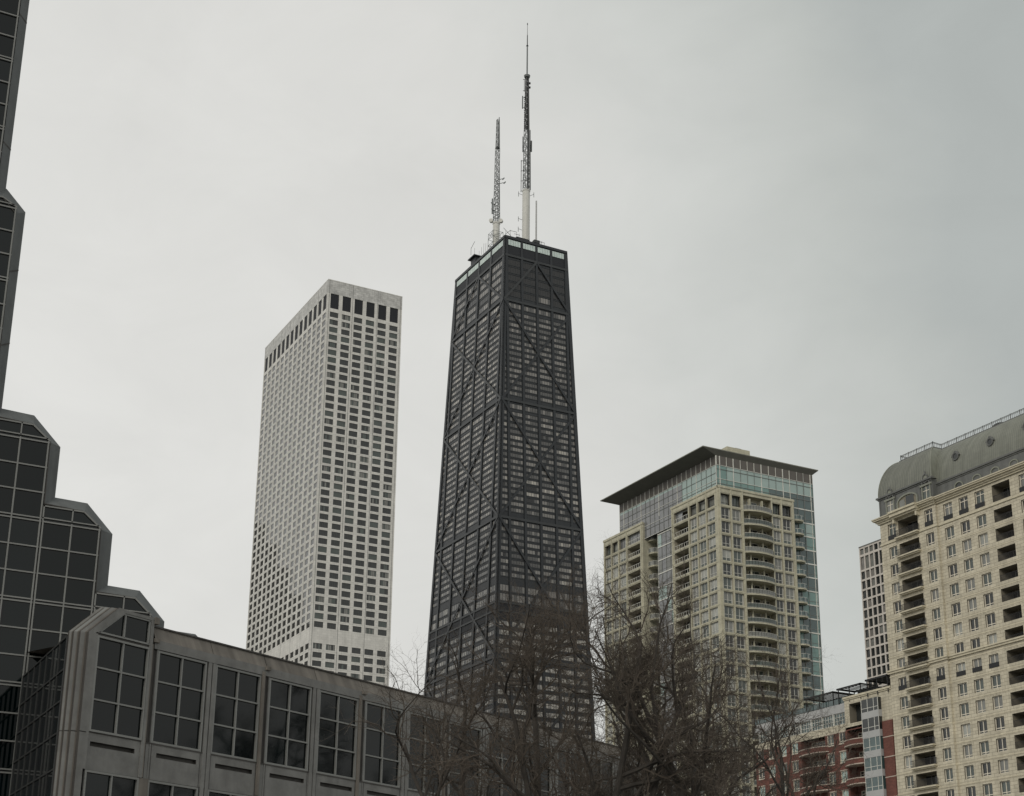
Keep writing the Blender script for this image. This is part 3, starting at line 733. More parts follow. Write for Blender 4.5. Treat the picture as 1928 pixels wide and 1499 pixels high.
    wl.quad([BT(GX+20.42, SY, 0), BT(GX+20.42, GY+.01, 0), BT(GX+20.42, GY+.01, 113.1), BT(GX+20.42, SY, 113.1)], 'stone')
    # stone ribs between windows and string courses
    for T, us, a, b in ((TS, [SX+.35, GX+2.82, GX+5.95, GX+14.0+.05, GX+16.8, GX+20.1], SX, GX+20.42), (TW, [SY+.3, GY+3.55, GY+6.98, GY+10.33, GY+17.0, GY+30.2, GY+36.8, GY+40.45, GY+43.75, GY+47.05], None, None)):
        for u in us: wl.box(T, u-.17, u+.17, -.12, 0, 0, 112.7, 'stone', 'flr')
    for z_ in tops:
        for T, a, b in ((TS, SX, GX+6.2), (TS, GX+14.0, GX+20.42), (TW, SY, GY+17.4), (TW, GY+29.6, GY+47.3)):
            wl.box(T, a, b, -.07, 0, z_+.22, z_+.34, 'stone', 'ftb')
    wl.box(TS, SX-.15, GX+20.5, -.18, .3, 112.7, 113.25, 'stone'); wl.box(TW, SY, GY+17.5, -.15, .3, 112.7, 113.25, 'stone'); wl.box(TW, GY+29.5, GY+47.4, -.18, .3, 112.7, 113.25, 'stone')
    # left face glass
    gB = faceW(GX+.3)
    ul = [17.4, 19.2, 21.0, 22.8, 24.4]
    for k, zz in enumerate(zs):
        for i in range(4):
            r = R.random(); kk = 'lilac' if r < .6 else 'g_cur' if r < .85 else 'teal_l'
            gl.quad([gB(GY+ul[i], 0, zz-3.22), gB(GY+ul[i+1], 0, zz-3.22), gB(GY+ul[i+1], 0, zz), gB(GY+ul[i], 0, zz)], kk)
        fr.box(gB, GY+17.4, GY+24.4, -.14, 0, zz-.12, zz+.12, 'wframe', 'ftb'); fr.box(gB, GY+17.4, GY+24.4, -.06, 0, zz-2.4, zz-2.34, 'gframe', 'ftb')
        # recess with small curved balconies
        gl.quad([BT(GX+3.5, GY+24.4, zz-3.22), BT(GX+3.5, GY+29.6, zz-3.22), BT(GX+3.5, GY+29.6, zz), BT(GX+3.5, GY+24.4, zz)], 'teal_d')
        fr.box(faceW(GX+3.5), GY+24.4, GY+29.6, -.12, 0, zz-.12, zz+.12, 'wframe', 'ftb')
        for q in (25.8, 27.2): fr.box(faceW(GX+3.5), GY+q-.04, GY+q+.04, -.1, 0, zz-3.1, zz-.12, 'wframe', 'flr')
        bl = MB(); pts = [(GY+29.58, -.02), (GY+29.58, -2.6), (GY+28.6, -2.9), (GY+27.4, -2.4), (GY+26.9, -1.2), (GY+26.9, -.02)]
        bl.plan(faceW(GX+3.5), pts, zz-3.5, zz-3.22, 'stone'); ob = bl.build('balcony', t)
        rl = MB(); railing(rl, faceW(GX+3.5), pts[1:], zz-3.22, 1.1, 'wframe', 'g_cur', .7); rl.build('railing', ob)
    gl.quad([BT(GX+.3, GY+24.4, 0), BT(GX+3.5, GY+24.4, 0), BT(GX+3.5, GY+24.4, 113.5), BT(GX+.3, GY+24.4, 113.5)], 'teal_d')
    for u in ul: fr.box(gB, GY+u-.04, GY+u+.04, -.1, 0, 0, 113.2, 'wframe' if u in (17.4, 24.4) else 'gframe', 'flr')
    n = 21; st = 40.6/n
    for i in range(n):
        a, b = GY+st*i, GY+st*(i+1)
        gl.quad([gW(a, 0, 118.5), gW(b, 0, 118.5), gW(b, 0, 120.75), gW(a, 0, 120.75)], 'panel_g')
        gl.quad([gW(a, 0, 117.9), gW(b, 0, 117.9), gW(b, 0, 118.5), gW(a, 0, 118.5)], 'teal_l')
        gl.quad([gW(a, 0, 113.0), gW(b, 0, 113.0), gW(b, 0, 117.9), gW(a, 0, 117.9)], 'teal_l' if i < 7 else 'lilac')
        bigm = i % 4 == 0
        fr.box(gW, a-.05, a+.05, -.16, 0, 118.5, 120.7, 'wframe', 'flr')
        fr.box(gW, a-(.08 if bigm else .03), a+(.08 if bigm else .03), -.1, 0, 113, 118.5, 'wframe' if bigm else 'gframe', 'flr')
        if i >= 7:
            gl.quad([gW(a, 0, 109), gW(b, 0, 109), gW(b, 0, 113.0), gW(a, 0, 113.0)], 'lilac'); fr.box(gW, a-.03, a+.03, -.1, 0, 109, 113, 'gframe', 'flr')
    for zz, k in ((118.5, 'wframe'), (116.6, 'gframe'), (115.0, 'wframe'), (114.2, 'gframe'), (112.0, 'wframe'), (111.1, 'gframe'), (109.05, 'wframe')): fr.box(gW, GY, GY+40.6, -.1, 0, zz-.045, zz+.045, k, 'ftb')
    fr.box(gW, GY+40.5, GY+40.6, -.1, 0, 109, 120.7, 'wframe', 'flr')
    gl.quad([BT(GX, GY+40.6, 105), BT(GX+27.1, GY+40.6, 105), BT(GX+27.1, GY+40.6, 120.7), BT(GX, GY+40.6, 120.7)], 'teal_d')
    corebox(wl, GX+4.2, GX+26.8, GY+3, GY+46, 0, 112.5, 'stone_d', 'krt')
    wl.build('wall', t); g1 = gl.build('curtain_wall', t); fr.build('mullion_frame', g1)
    # flying roof
    rf = MB()
    x0, x1, y0, y1 = 184.88, 217.4, 258.55, 302.6
    ix0, ix1, iy0, iy1 = GX+.02, GX+27.1, GY+.02, GY+40.6
    zt, ze, zi = 122.15, 121.95, 120.7
    O = [(x0, y0), (x1, y0), (x1, y1), (x0, y1)]; I = [(ix0, iy0), (ix1, iy0), (ix1, iy1), (ix0, iy1)]
    rf.quad([BT(*p, zt) for p in O], 'roofm')
    for i in range(4):
        j = (i+1) % 4
        rf.quad([BT(*O[i], ze), BT(*O[j], ze), BT(*O[j], zt), BT(*O[i], zt)], 'roofm')
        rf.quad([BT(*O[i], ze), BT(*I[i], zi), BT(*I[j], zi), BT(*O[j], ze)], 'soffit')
    rf.build('roof', t)
    ph = MB(); corebox(ph, GX+7.6, GX+14.1, GY+6, GY+15, 122.15, 126.3, 'stone'); corebox(ph, GX+11.5, GX+13, GY+8, GY+9.6, 126.3, 127.3, 'gframe')
    ph.build('roof_plant_room', t)
    place_windows(t, specs, 60)
condo()

# ================================================================ limestone building with mansard roof
def mansard():
    R = random.Random(31)
    t = thing('mansard_apartment_block', 'cream limestone apartment block with a curved grey mansard roof and iron railed ledge', 'building', (179, 150, 0))
    wl = MB(); specs = []; ir = MB()
    X, XP = 179.0, 178.6
    TM, TP = faceW(X), faceW(XP)
    tops = [80.4, 77.15]+[77.15-3.372*k for k in range(1, 22)]; tops = [z for z in tops if z > 5]
    rows = [(z-2.15, z) for z in tops]+[(81.75, 84.65)]
    colsM = [(179.0, 181.05), (175.35, 177.42), (171.65, 173.75), (166.0, 169.9), (162.1, 164.0), (158.5, 160.4), (154.8, 156.7)]
    colsP = [(192.5, 194.45), (186.9, 192.2-.35), (183.3, 185.2)]
    a0, a1, b1 = 150.0, 182.5, 196.45
    def win(T, ops, loggia):
        for (u0, u1, z0, z1, i, j) in ops:
            if u1-u0 > 3: loggia(T, u0, u1, z0, z1); continue
            r = R.random(); tall = z1-z0 > 2.6
            g_ = 'g_dark' if r < .35 else ('g_mid' if r < .68 else ('g_cur' if r < .86 else 'g_pale'))
            specs.append((T, u0, u1, z0, z1, .34, st_grid, ('cream', g_, (.5,), (.76,) if tall else (.19,), 0.12)))
            if tall or abs(z1-(77.15-3.372*6)) < .1 and True:
                ir = MB(); ir.box(T, u0-.03, u1+.03, -.08, -.02, z0, z0+.75, 'iron', 'fktlr'); ir.build('window_guard', t)
    def lgM(T, u0, u1, z0, z1):
        d = 2.6
        deep(T, u0, u1, z0, z1, d)
        rl = MB(); rail_iron(rl, T, [(u0, .1), (u1, .1)], z0, 1.05); rl.build('railing', t)
    def deep(T, u0, u1, z0, z1, d):
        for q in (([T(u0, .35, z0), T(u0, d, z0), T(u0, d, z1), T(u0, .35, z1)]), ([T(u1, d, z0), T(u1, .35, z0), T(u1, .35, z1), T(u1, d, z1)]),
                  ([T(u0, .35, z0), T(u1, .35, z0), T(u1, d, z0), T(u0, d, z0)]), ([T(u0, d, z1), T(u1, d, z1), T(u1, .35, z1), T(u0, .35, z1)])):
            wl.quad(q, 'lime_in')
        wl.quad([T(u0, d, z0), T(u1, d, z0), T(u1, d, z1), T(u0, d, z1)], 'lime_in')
        wl.box(T, u0+.25, u1-.15, d-.06, d, z0, z1-.25, 'h_dark', 'f')
        for s_ in (0, .31, .62): wl.box(T, u0+.4+(u1-u0)*s_-.04, u0+.4+(u1-u0)*s_+.04, d-.12, d, z0, z1-.3, 'gframe', 'flr')
    def lgP(T, u0, u1, z0, z1):
        deep(T, u0, u1, z0, z1, 2.2)
        bl = MB(); pts = [(u0-.35, .0), (u0-.35, -.75), (u1+.35, -.75), (u1+.35, .0)]
        bl.plan(T, pts, z0-.42, z0-.18, 'lime_s'); bl.plan(T, [(u0-.15, 0), (u0-.15, -.5), (u1+.15, -.5), (u1+.15, 0)], z0-.62, z0-.42, 'lime_s')
        ob = bl.build('balcony', t)
        rl = MB(); rail_iron(rl, T, [(u0-.25, -.05), (u0-.25, -.68), (u1+.25, -.68), (u1+.25, -.05)], z0-.18, 1.15); rl.build('railing', ob)
    def rail_iron(mb, T, pts, z, h):
        up = Vector((0, 0, 1))
        for (p, q) in zip(pts[:-1], pts[1:]):
            A, B = T(p[0], p[1], z), T(q[0], q[1], z)
            mb.tube(A+up*h, B+up*h, .035, .035, 4, 'iron', False); mb.tube(A+up*.1, B+up*.1, .03, .03, 4, 'iron', False)
            n = max(2, round((B-A).length/.17))
            for i in range(n+1):
                c = A.lerp(B, i/n); mb.tube(c, c+up*h, .022, .022, 3, 'iron', False)
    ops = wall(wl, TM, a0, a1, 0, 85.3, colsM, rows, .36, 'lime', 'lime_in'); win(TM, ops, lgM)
    rowsP = [(z0, z1) for z0, z1 in rows]
    ops = wall(wl, TP, a1, b1, 0, 85.3, [colsP[0], colsP[2]], rowsP, .36, 'lime', 'lime_in', ) if False else wall(wl, TP, a1, b1, 0, 85.3, colsP, [(z0-(.35 if z1 < 81 else .0), z1+(.25 if z1 < 81 else .1)) for z0, z1 in rowsP] if False else rowsP, .36, 'lime', 'lime_in')
    win(TP, ops, lgP)
    wl.quad([BT(XP, a1, 0), BT(X+.1, a1, 0), BT(X+.1, a1, 85.3), BT(XP, a1, 85.3)], 'lime')
    wl.quad([BT(XP, b1, 0), BT(XP+22, b1, 0), BT(XP+22, b1, 85.3), BT(XP, b1, 85.3)], 'lime')
    wl.quad([BT(X, a0, 0), BT(X+22, a0, 0), BT(X+22, a0, 85.3), BT(X, a0, 85.3)], 'lime')
    corebox(wl, X+2.9, X+22, a0+.2, b1-.1, 0, 86, 'lime_in', 'krtf')
    wl.build('wall', t)
    # string courses and cornice
    co = MB()
    for z0, z1, d in ((81.15, 81.45, .18), (57.95, 58.3, .28), (58.3, 58.55, .45)):
        co.box(TM, a0, a1, -d, 0, z0, z1, 'lime_s', 'ftb'); co.box(TP, a1-d, b1+d, -d, 0, z0, z1, 'lime_s', 'flrtb')
    for z in tops[1:]:
        co.box(TM, a0, a1, -.05, 0, z+.42, z+.58, 'lime_s', 'ftb'); co.box(TP, a1, b1+.05, -.05, 0, z+.42, z+.58, 'lime_s', 'ftb')
    for z0, z1, d in ((85.15, 85.45, .3), (85.45, 85.75, .55), (85.75, 86.0, .9), (86.0, 86.2, 1.05)):
        co.box(TM, a0, a1, -d, .9, z0, z1, 'lime_s'); co.box(TP, a1-d*.4, b1+d, -d, .9, z0, z1, 'lime_s')
    # projecting hood over the top balcony
    for z0, z1, d in ((85.0, 85.3, .9), (85.3, 85.9, 1.25), (85.9, 86.25, 1.5)): co.box(TP, 186.3-d*.2, 192.4+d*.2, -d, 0, z0, z1, 'lime_s')
    for u in (186.5, 192.2): co.box(TP, u-.2, u+.2, -.8, 0, 84.2, 85.0, 'lime_s')
    co.build('cornice', t)
    # attic storey and curved lead roof
    at = MB()
    TA, TPA = faceW(X+.9), faceW(XP+.15)
    arcs = [177.9, 173.75, 169.6, 165.5, 161.4, 157.3]
    at.quad([TA(a0, 0, 86.1), TA(183.2, 0, 86.1), TA(183.2, 0, 89.0), TA(a0, 0, 89.0)], 'lead_d')
    def arch(mb, T, c, w_, z0, h, rise, kf, kg, d=.12, th=.22):
        n = 10
        inner = [(c-w_/2, z0)]+[(c-w_/2*math.cos(math.pi*i/n), z0+h+rise*math.sin(math.pi*i/n)) for i in range(n+1)]+[(c+w_/2, z0)]
        outer = [(c-w_/2-th, z0)]+[(c-(w_/2+th)*math.cos(math.pi*i/n), z0+h+(rise+th)*math.sin(math.pi*i/n)) for i in range(n+1)]+[(c+w_/2+th, z0)]
        for i in range(len(inner)-1):
            q = [inner[i], inner[i+1], outer[i+1], outer[i]]; mb.prism(T, q, -d, .0, kf, False)
        mb.quad([T(u, -.012, z) for u, z in inner], kg)
    for c_ in arcs:
        a_ = MB(); arch(a_, TA, c_, 1.6, 86.9, .35, .6, 'lead', 'g_dark' if c_ == arcs[0] else 'lead_d', .14)
        a_.build('attic_arch', t)
    at.quad([TPA(183.0, 0, 86.1), TPA(196.5, 0, 86.1), TPA(196.5, 0, 90.0), TPA(183.0, 0, 90.0)], 'lead_d')
    at.quad([BT(XP+.15, 183.0, 86.1), BT(X+3, 183.0, 86.1), BT(X+3, 183.0, 90), BT(XP+.15, 183.0, 90)], 'lead_d')
    at.quad([BT(XP+.15, 196.5, 86.1), BT(X+22, 196.5, 86.1), BT(X+22, 196.5, 90), BT(XP+.15, 196.5, 90)], 'lead_d')
    for u in (185.9, 186.15, 192.2, 192.45, 196.2, 183.3): at.box(TPA, u-.1, u+.1, -.12, 0, 86.2, 89.6, 'lead_d', 'flr')
    at.build('attic', t)
    for c_, gk in ((193.5, 'g_cur'), (184.4, 'g_mid')):
        d_ = MB(); d_.box(TPA, c_-1.35, c_+1.35, -.28, 0, 89.0, 89.35, 'lead'); d_.box(TPA, c_-1.1, c_-.85, -.2, 0, 86.2, 89.0, 'lead'); d_.box(TPA, c_+.85, c_+1.1, -.2, 0, 86.2, 89.0, 'lead')
        d_.box(TPA, c_-.85, c_+.85, -.05, -.02, 86.2, 88.95, gk, 'f'); d_.box(TPA, c_-.05, c_+.05, -.09, -.05, 86.2, 88.9, 'cream', 'flr'); d_.box(TPA, c_-.85, c_+.85, -.08, -.05, 88.1, 88.2, 'cream', 'f')
        # scrolled roundel above
        n = 14
        for i in range(n):
            p0_, p1_ = 2*math.pi*i/n, 2*math.pi*(i+1)/n
            d_.tube(TPA(c_+.62*math.cos(p0_), -.15, 90.35+.75*math.sin(p0_)), TPA(c_+.62*math.cos(p1_), -.15, 90.35+.75*math.sin(p1_)), .13, .13, 6, 'lead_d', False)
        d_.prism(TPA, [(c_+.55*math.cos(2*math.pi*i/n), 90.35+.66*math.sin(2*math.pi*i/n)) for i in range(n)], -.12, .3, 'lead', False)
        d_.tube(TPA(c_, -.15, 91.1), TPA(c_, -.15, 91.75), .16, .05, 6, 'lead_d')
        d_.tube(TPA(c_-.9, -.15, 89.4), TPA(c_-.62, -.15, 90.2), .14, .1, 6, 'lead_d'); d_.tube(TPA(c_+.9, -.15, 89.4), TPA(c_+.62, -.15, 90.2), .14, .1, 6, 'lead_d')
        d_.build('dormer_window', t)
    a_ = MB(); arch(a_, TPA, 189.2, 4.7, 86.2, 1.5, 1.1, 'lead', 'lime_in', .2, .3)
    a_.box(TPA, 187.6, 189.6, -.06, -.02, 86.2, 88.6, 'g_dark', 'f'); a_.box(TPA, 189.9, 191.2, -.06, -.02, 86.2, 88.2, 'g_cur', 'f'); a_.build('attic_arch', t)
    # curved roofs (quarter ellipse profile)
    rf = MB(); n = 12
    def prof(i, e, z0, z1): th = math.pi/2*i/n; return e*(1-math.cos(th))**1.0, z0+(z1-z0)*math.sin(th)**.92
    def prof2(i, e, z0, z1):
        th = math.pi/2*i/n; return e*(1-math.cos(th)), z0+(z1-z0)*math.sin(th)
    def seams(u0, u1, fn, k='lead'):
        m_ = max(1, round((u1-u0)/.42))
        for j in range(m_):
            ua, ub = u0+(u1-u0)*j/m_, u0+(u1-u0)*(j+1)/m_
            fn(ua, ub, k)
            fn(ub-.03, ub+.03, 'lead_d', .035)
    def mainstrip(ua, ub, k, lift=0):
        for i in range(n):
            ea, za = prof2(i, 3.8, 89.2, 96.6); eb, zb = prof2(i+1, 3.8, 89.2, 96.6)
            rf.quad([BT(X+.9+ea-lift, ua, za), BT(X+.9+ea-lift, ub, za), BT(X+.9+eb-lift, ub, zb), BT(X+.9+eb-lift, ua, zb)], k)
    seams(a0, 186.0, mainstrip)
    # pavilion, mitred at both hips
    def pav(k0):
        xb, yl, yr = XP+.15, 196.5, 183.0
        m_ = 30
        def pt(s_, i):
            e, z = prof2(i, 1.0, 90.2, 96.8)
            ya = yr+2.1*e; yb = yl-3.1*e
            return BT(xb+3.1*e, ya+(yb-ya)*s_, z)
        for j in range(m_):
            for i in range(n):
                rf.quad([pt(j/m_, i), pt((j+1)/m_, i), pt((j+1)/m_, i+1), pt(j/m_, i+1)], 'lead')
                o_ = Vector((-.035, 0, .02))
                rf.quad([pt(j/m_-.004, i)+o_, pt(j/m_+.004, i)+o_, pt(j/m_+.004, i+1)+o_, pt(j/m_-.004, i+1)+o_], 'lead_d')
        for sgn, y_, ey in ((1, yr, 2.1), (-1, yl, 3.1)):
            for i in range(n):
                e0, z0 = prof2(i, 1.0, 90.2, 96.8); e1, z1 = prof2(i+1, 1.0, 90.2, 96.8)
                far = XP+22 if sgn < 0 else X+9
                for q in range(10):
                    f0, f1 = q/10, (q+1)/10
                    xa0, xb0 = xb+3.1*e0, xb+3.1*e1
                    rf.quad([BT(xa0+(far-xa0)*f0, y_+sgn*ey*e0, z0), BT(xa0+(far-xa0)*f1, y_+sgn*ey*e0, z0), BT(xb0+(far-xb0)*f1, y_+sgn*ey*e1, z1), BT(xb0+(far-xb0)*f0, y_+sgn*ey*e1, z1)], 'lead')
        for i in range(n):
            rf.tube(pt(0, i), pt(0, i+1), .12, .12, 6, 'lead'); rf.tube(pt(1, i), pt(1, i+1), .12, .12, 6, 'lead')
    pav(0)
    rf.quad([BT(X+4.7, a0, 96.6), BT(X+22, a0, 96.6), BT(X+22, 190, 96.6), BT(X+4.7, 190, 96.6)], 'lead')
    rf.quad([BT(XP+3.2, 185.1, 96.8), BT(X+22, 185.1, 96.8), BT(X+22, 193.4, 96.8), BT(XP+3.2, 193.4, 96.8)], 'lead')
    rf.build('mansard_roof', t)
    ed = MB()
    for z0, z1, d in ((88.75, 89.0, .12), (89.0, 89.3, .3)): ed.box(TA, a0, 183.0, -d, .3, z0, z1, 'lead_d')
    for z0, z1, d in ((89.7, 89.95, .15), (89.95, 90.25, .38)): ed.box(TPA, 183.0-d, 196.5+d, -d, .3, z0, z1, 'lead_d')
    ed.box(BT, X+4.4, X+4.9, a0, 185.2, 96.55, 96.85, 'lead_d'); ed.box(BT, XP+2.95, XP+3.6, 184.9, 193.6, 96.7, 97.0, 'lead_d'); ed.box(BT, XP+3.6, X+4.9, 184.9, 185.4, 96.7, 97.0, 'lead_d')
    ed.box(BT, XP+3.6, XP+12, 193.1, 193.6, 96.7, 97.0, 'lead_d')
    ed.build('eaves_moulding', t)
    rl = MB()
    up = Vector((0, 0, 1))
    pts = [BT(X+4.75, a0, 96.9), BT(X+4.75, 185.15, 96.9), BT(XP+3.2, 185.15, 97.0), BT(XP+3.2, 193.35, 97.0), BT(XP+9, 193.35, 97.0)]
    for A, B in zip(pts[:-1], pts[1:]):
        Ln = (B-A).length; h = .95
        rl.tube(A+up*h, B+up*h, .06, .06, 5, 'lead_d', False); rl.tube(A+up*(h-.18), B+up*(h-.18), .035, .035, 4, 'lead_d', False); rl.tube(A+up*.1, B+up*.1, .04, .04, 4, 'lead_d', False)
        n_ = max(1, round(Ln/.42))
        for i in range(n_+1):
            p = A.lerp(B, i/n_); big = i % 5 == 0
            rl.tube(p, p+up*(h+(.12 if big else 0)), .075 if big else .035, .075 if big else .035, 4, 'lead_d', False)
    rl.build('roof_railing', t)
    # round dormers
    for y_ in (178.4, 170.4, 162.4):
        d_ = MB(); zc = 92.75; xc = 179.9+.55
        n_ = 16
        for i in range(n_):
            p0_, p1_ = 2*math.pi*i/n_, 2*math.pi*(i+1)/n_
            d_.tube(BT(xc-.35, y_+.62*math.cos(p0_), zc+.62*math.sin(p0_)), BT(xc-.35, y_+.62*math.cos(p1_), zc+.62*math.sin(p1_)), .14, .14, 6, 'lead_d', False)
        d_.tube((xc-.3, y_, zc), (xc+1.6, y_, zc), .68, .68, 16, 'lead'); 
        d_.prism(faceW(xc), [(y_+.5*math.cos(2*math.pi*i/n_), zc+.5*math.sin(2*math.pi*i/n_)) for i in range(n_)], -.34, -.3, 'g_dark', False)
        d_.prism(faceW(xc), [(y_-.95, zc+.1), (y_-.6, zc+.1), (y_, zc+.85), (y_+.6, zc+.1), (y_+.95, zc+.1), (y_+.15, zc+1.0), (y_-.15, zc+1.0)], -.42, .3, 'lead_d')
        d_.build('round_dormer', t)
    # dark lift dome behind the railing
    dm = MB()
    for i in range(6):
        t0, t1 = math.pi/2*i/6, math.pi/2*(i+1)/6
        dm.tube((X+7.5, 173.6, 97+1.5*math.sin(t0)), (X+7.5, 173.6, 97+1.5*math.sin(t1)), 1.9*math.cos(t0), 1.9*math.cos(t1)+.01, 14, 'iron', False)
    dm.build('roof_dome', t)
    place_windows(t, specs, 33)
mansard()

# ================================================================ far dark gridded tower
def grid_tower():
    R = random.Random(41)
    t = thing('gridded_office_tower', 'slim dark tower with a pale concrete grid peeking out left of the limestone block', 'skyscraper', (350, 360, 0))
    X = 350.0; Y1 = 396.6; H = 159.6; s = 350/300
    T = faceW(X); wl = MB(); specs = []
    rows = [(2+(a-2)*s, 2+(b-2)*s) for a, b in ((134.75, 136.6), (129.95, 134.05))]
    z = 129.4
    for k in range(40):
        top = 2+(z-2)*s; rows.append((top-2.85, top)); z -= 3.02
    rows = [r for r in rows if r[0] > 5]
    cols = [(Y1-.35-2.47*(i+1)+.5, Y1-.35-2.47*i) for i in range(14)]
    ops = wall(wl, T, Y1-36, Y1, 0, H, cols, rows, .5, 'white_c')
    for (u0, u1, z0, z1, i, j) in ops:
        r = R.random(); g_ = 'g_dark' if r < .8 else 'h_lit' if r < .93 else 'g_cur'
        if z1 > 155 and r < .6: g_ = 'g_cur'
        specs.append((T, u0, u1, z0, z1, .45, st_grid, ('louvre', g_, (), (), .06)))
    corebox(wl, X+.6, X+30, Y1-36, Y1, 0, H-.5, 'white_c', 'krtf')
    wl.quad([BT(X, Y1, 0), BT(X+.6, Y1, 0), BT(X+.6, Y1, H), BT(X, Y1, H)], 'white_c')
    wl.build('wall', t)
    cp_ = MB(); corebox(cp_, X-.1, X+30, Y1-36, Y1+.1, H, H+.4, 'granite'); cp_.build('parapet', t)
    # only windows near the visible end can be seen
    vis = [s_ for s_ in specs if s_[1] > Y1-14]; rest = [s_ for s_ in specs if s_[1] <= Y1-14]
    place_windows(t, vis, 90, 75)
    mb = MB()
    for s_ in rest: s_[6](s_, mb, mb)
    mb.build('window_band', t, kind='stuff')
grid_tower()

# ================================================================ red brick mid-rise
def brick():
    R = random.Random(51)
    t = thing('red_brick_apartment_house', 'red brick apartment house with curved brick balconies, stone top floor and black pergola', 'building', (179, 197, 0))
    X = 179.0; T = faceW(X); wl = MB(); specs = []; P_ = 3.45
    y0, y1 = 196.75, 236.0
    fl = [46.5-P_*k for k in range(-1, 13)]; fl = [z for z in fl if z > 4]          # window head heights
    rows = [(z-1.95, z) for z in fl if z < 50]
    ops = wall(wl, T, 209.0, 215.1, 0, 50.0, [(209.5, 211.2), (212.7, 214.5)], rows, .25, 'brick', 'coping'); A = ops
    ops = wall(wl, T, 222.0, y1, 0, 50.0, [(223.0, 224.8), (226.4, 228.2), (230, 231.8), (233.4, 235.2)], rows, .25, 'brick', 'coping'); A += ops
    for (u0, u1, z0, z1, i, j) in A:
        r = R.random(); g_ = 'teal_l' if r < .5 else 'g_mid' if r < .8 else 'g_dark'
        specs.append((T, u0, u1, z0, z1, .2, st_grid, ('cream', g_, (.5,), (.2,), .08)))
        wl.box(T, u0-.15, u1+.15, -.06, 0, z1+.02, z1+.2, 'coping', 'ftb'); wl.box(T, u0-.1, u1+.1, -.1, 0, z0-.18, z0-.02, 'coping', 'ftb')
    # loggia bays with curved brick balconies
    for (a, b) in ((204.2, 209.0), (215.1, 222.0)):
        wl.quad([T(a, 1.8, 0), T(b, 1.8, 0), T(b, 1.8, 50), T(a, 1.8, 50)], 'brick')
        wl.quad([T(a, 0, 0), T(a, 1.8, 0), T(a, 1.8, 50), T(a, 0, 50)], 'brick'); wl.quad([T(b, 1.8, 0), T(b, 0, 0), T(b, 0, 50), T(b, 1.8, 50)], 'brick')
        for z in fl:
            if z > 50: pass
            zf = z-2.6
            wl.box(T, a, b, 0, 1.79, zf-.25, zf, 'coping', 'fbt')
            specs.append((faceW(X+1.8), a+1.0, b-1.0, zf+.02, zf+2.3, -.02, st_grid, ('cream', R.choice(['g_dark', 'g_dark', 'g_mid']), (.33, .66), (.75,), .09)))
            if zf > 47.4: continue
            bl = MB(); pts = curve_plan(a-.9, b+.8, 1.3, 12, .05)
            bl.plan(T, pts, zf-.35, zf-.18, 'coping')
            inn = [(u*.0+(a+b)/2+(u-(a+b)/2)*.97, d*.86+.0) for u, d in pts]
            i0 = pts[1:-1]
            for p, q in zip(i0[:-1], i0[1:]):
                for lo_, hi_, k_, e in ((zf-.18, zf+.62, 'brick', 0), (zf+.62, zf+.78, 'coping', .05)):
                    A_ = [T(p[0], p[1]-e, lo_), T(q[0], q[1]-e, lo_), T(q[0], q[1]-e, hi_), T(p[0], p[1]-e, hi_)]; bl.quad(A_, k_)
                    bl.quad([T(p[0], p[1]+.25, lo_), T(q[0], q[1]+.25, lo_), T(q[0], q[1]+.25, hi_), T(p[0], p[1]+.25, hi_)], k_)
                bl.quad([T(p[0], p[1]-.05, zf+.78), T(q[0], q[1]-.05, zf+.78), T(q[0], q[1]+.25, zf+.78), T(p[0], p[1]+.25, zf+.78)], 'coping')
            ob = bl.build('balcony', t)
            rl = MB(); railing(rl, T, i0, zf+.78, .35, 'iron', None, .5, .025); rl.build('railing', ob)
    wl.quad([T(204.2, 0, 50.0), T(209.3, 0, 50.0), T(209.3, 0, 50.6), T(204.2, 0, 50.6)], 'brick')
    # brick end pier with pale bands
    wl.box(T, y0, 199.3, -.35, 3, 0, 50.2, 'brick', 'flrt')
    for k in range(13): wl.box(T, y0-.02, 199.34, -.39, 0, 47.3-P_*k, 47.45-P_*k, 'coping', 'flrtb')
    # glazed bay
    gb = MB()
    TBy = faceW(X-.75)
    for z in [54.6-P_*k for k in range(15)]:
        if z < 4: break
        gb.box(TBy, 199.6, 203.9, .0, .75, z-2.25, z, R.choice(['teal_l', 'teal', 'teal_d', 'teal_d', 'g_dark']), 'flr')
        gb.box(TBy, 199.5, 204.0, -.06, .75, z-P_, z-2.25, 'metal_p', 'flrtb')
        for u in (199.6, 200.7, 202.3, 203.9): gb.box(TBy, u-.05, u+.05, -.06, 0, z-2.25, z, 'wframe', 'flr')
        gb.box(TBy, 199.6, 203.9, -.05, 0, z-1.65, z-1.57, 'wframe', 'ftb')
    gb.build('glazed_bay', t)
    # stone top storey
    ops = wall(wl, T, 199.0, 209.3, 50.2, 56.0, [(204.9, 208.0)], [(51.2, 54.7)], 1.6, 'lime', 'lime_in')
    wl.quad([T(204.9, 1.6, 51.2), T(208, 1.6, 51.2), T(208, 1.6, 54.7), T(204.9, 1.6, 54.7)], 'g_dark')
    wl.box(T, y0, 199.0, .1, .1, 50.2, 56.0, 'lime', 'f'); wl.quad([BT(X, y0, 50.2), BT(X+14, y0, 50.2), BT(X+14, y0, 56.0), BT(X, y0, 56.0)], 'lime')
    wl.quad([T(y0, 0, 50.2), T(199.0, 0, 50.2), T(199.0, 0, 56), T(y0, 0, 56)], 'lime')
    for z0, z1, d in ((55.5, 55.75, .15), (55.75, 56.1, .3)): wl.box(T, y0, 209.4, -d, .3, z0, z1, 'lime_s')
    wl.box(T, 209.3, y1, 0, .3, 50.0, 51.4, 'lime', 'flrt')
    wl.box(T, 209.3, y1, .0, .3, 53.55, 55.1, 'metal_p', 'flrtb')
    k = 209.5
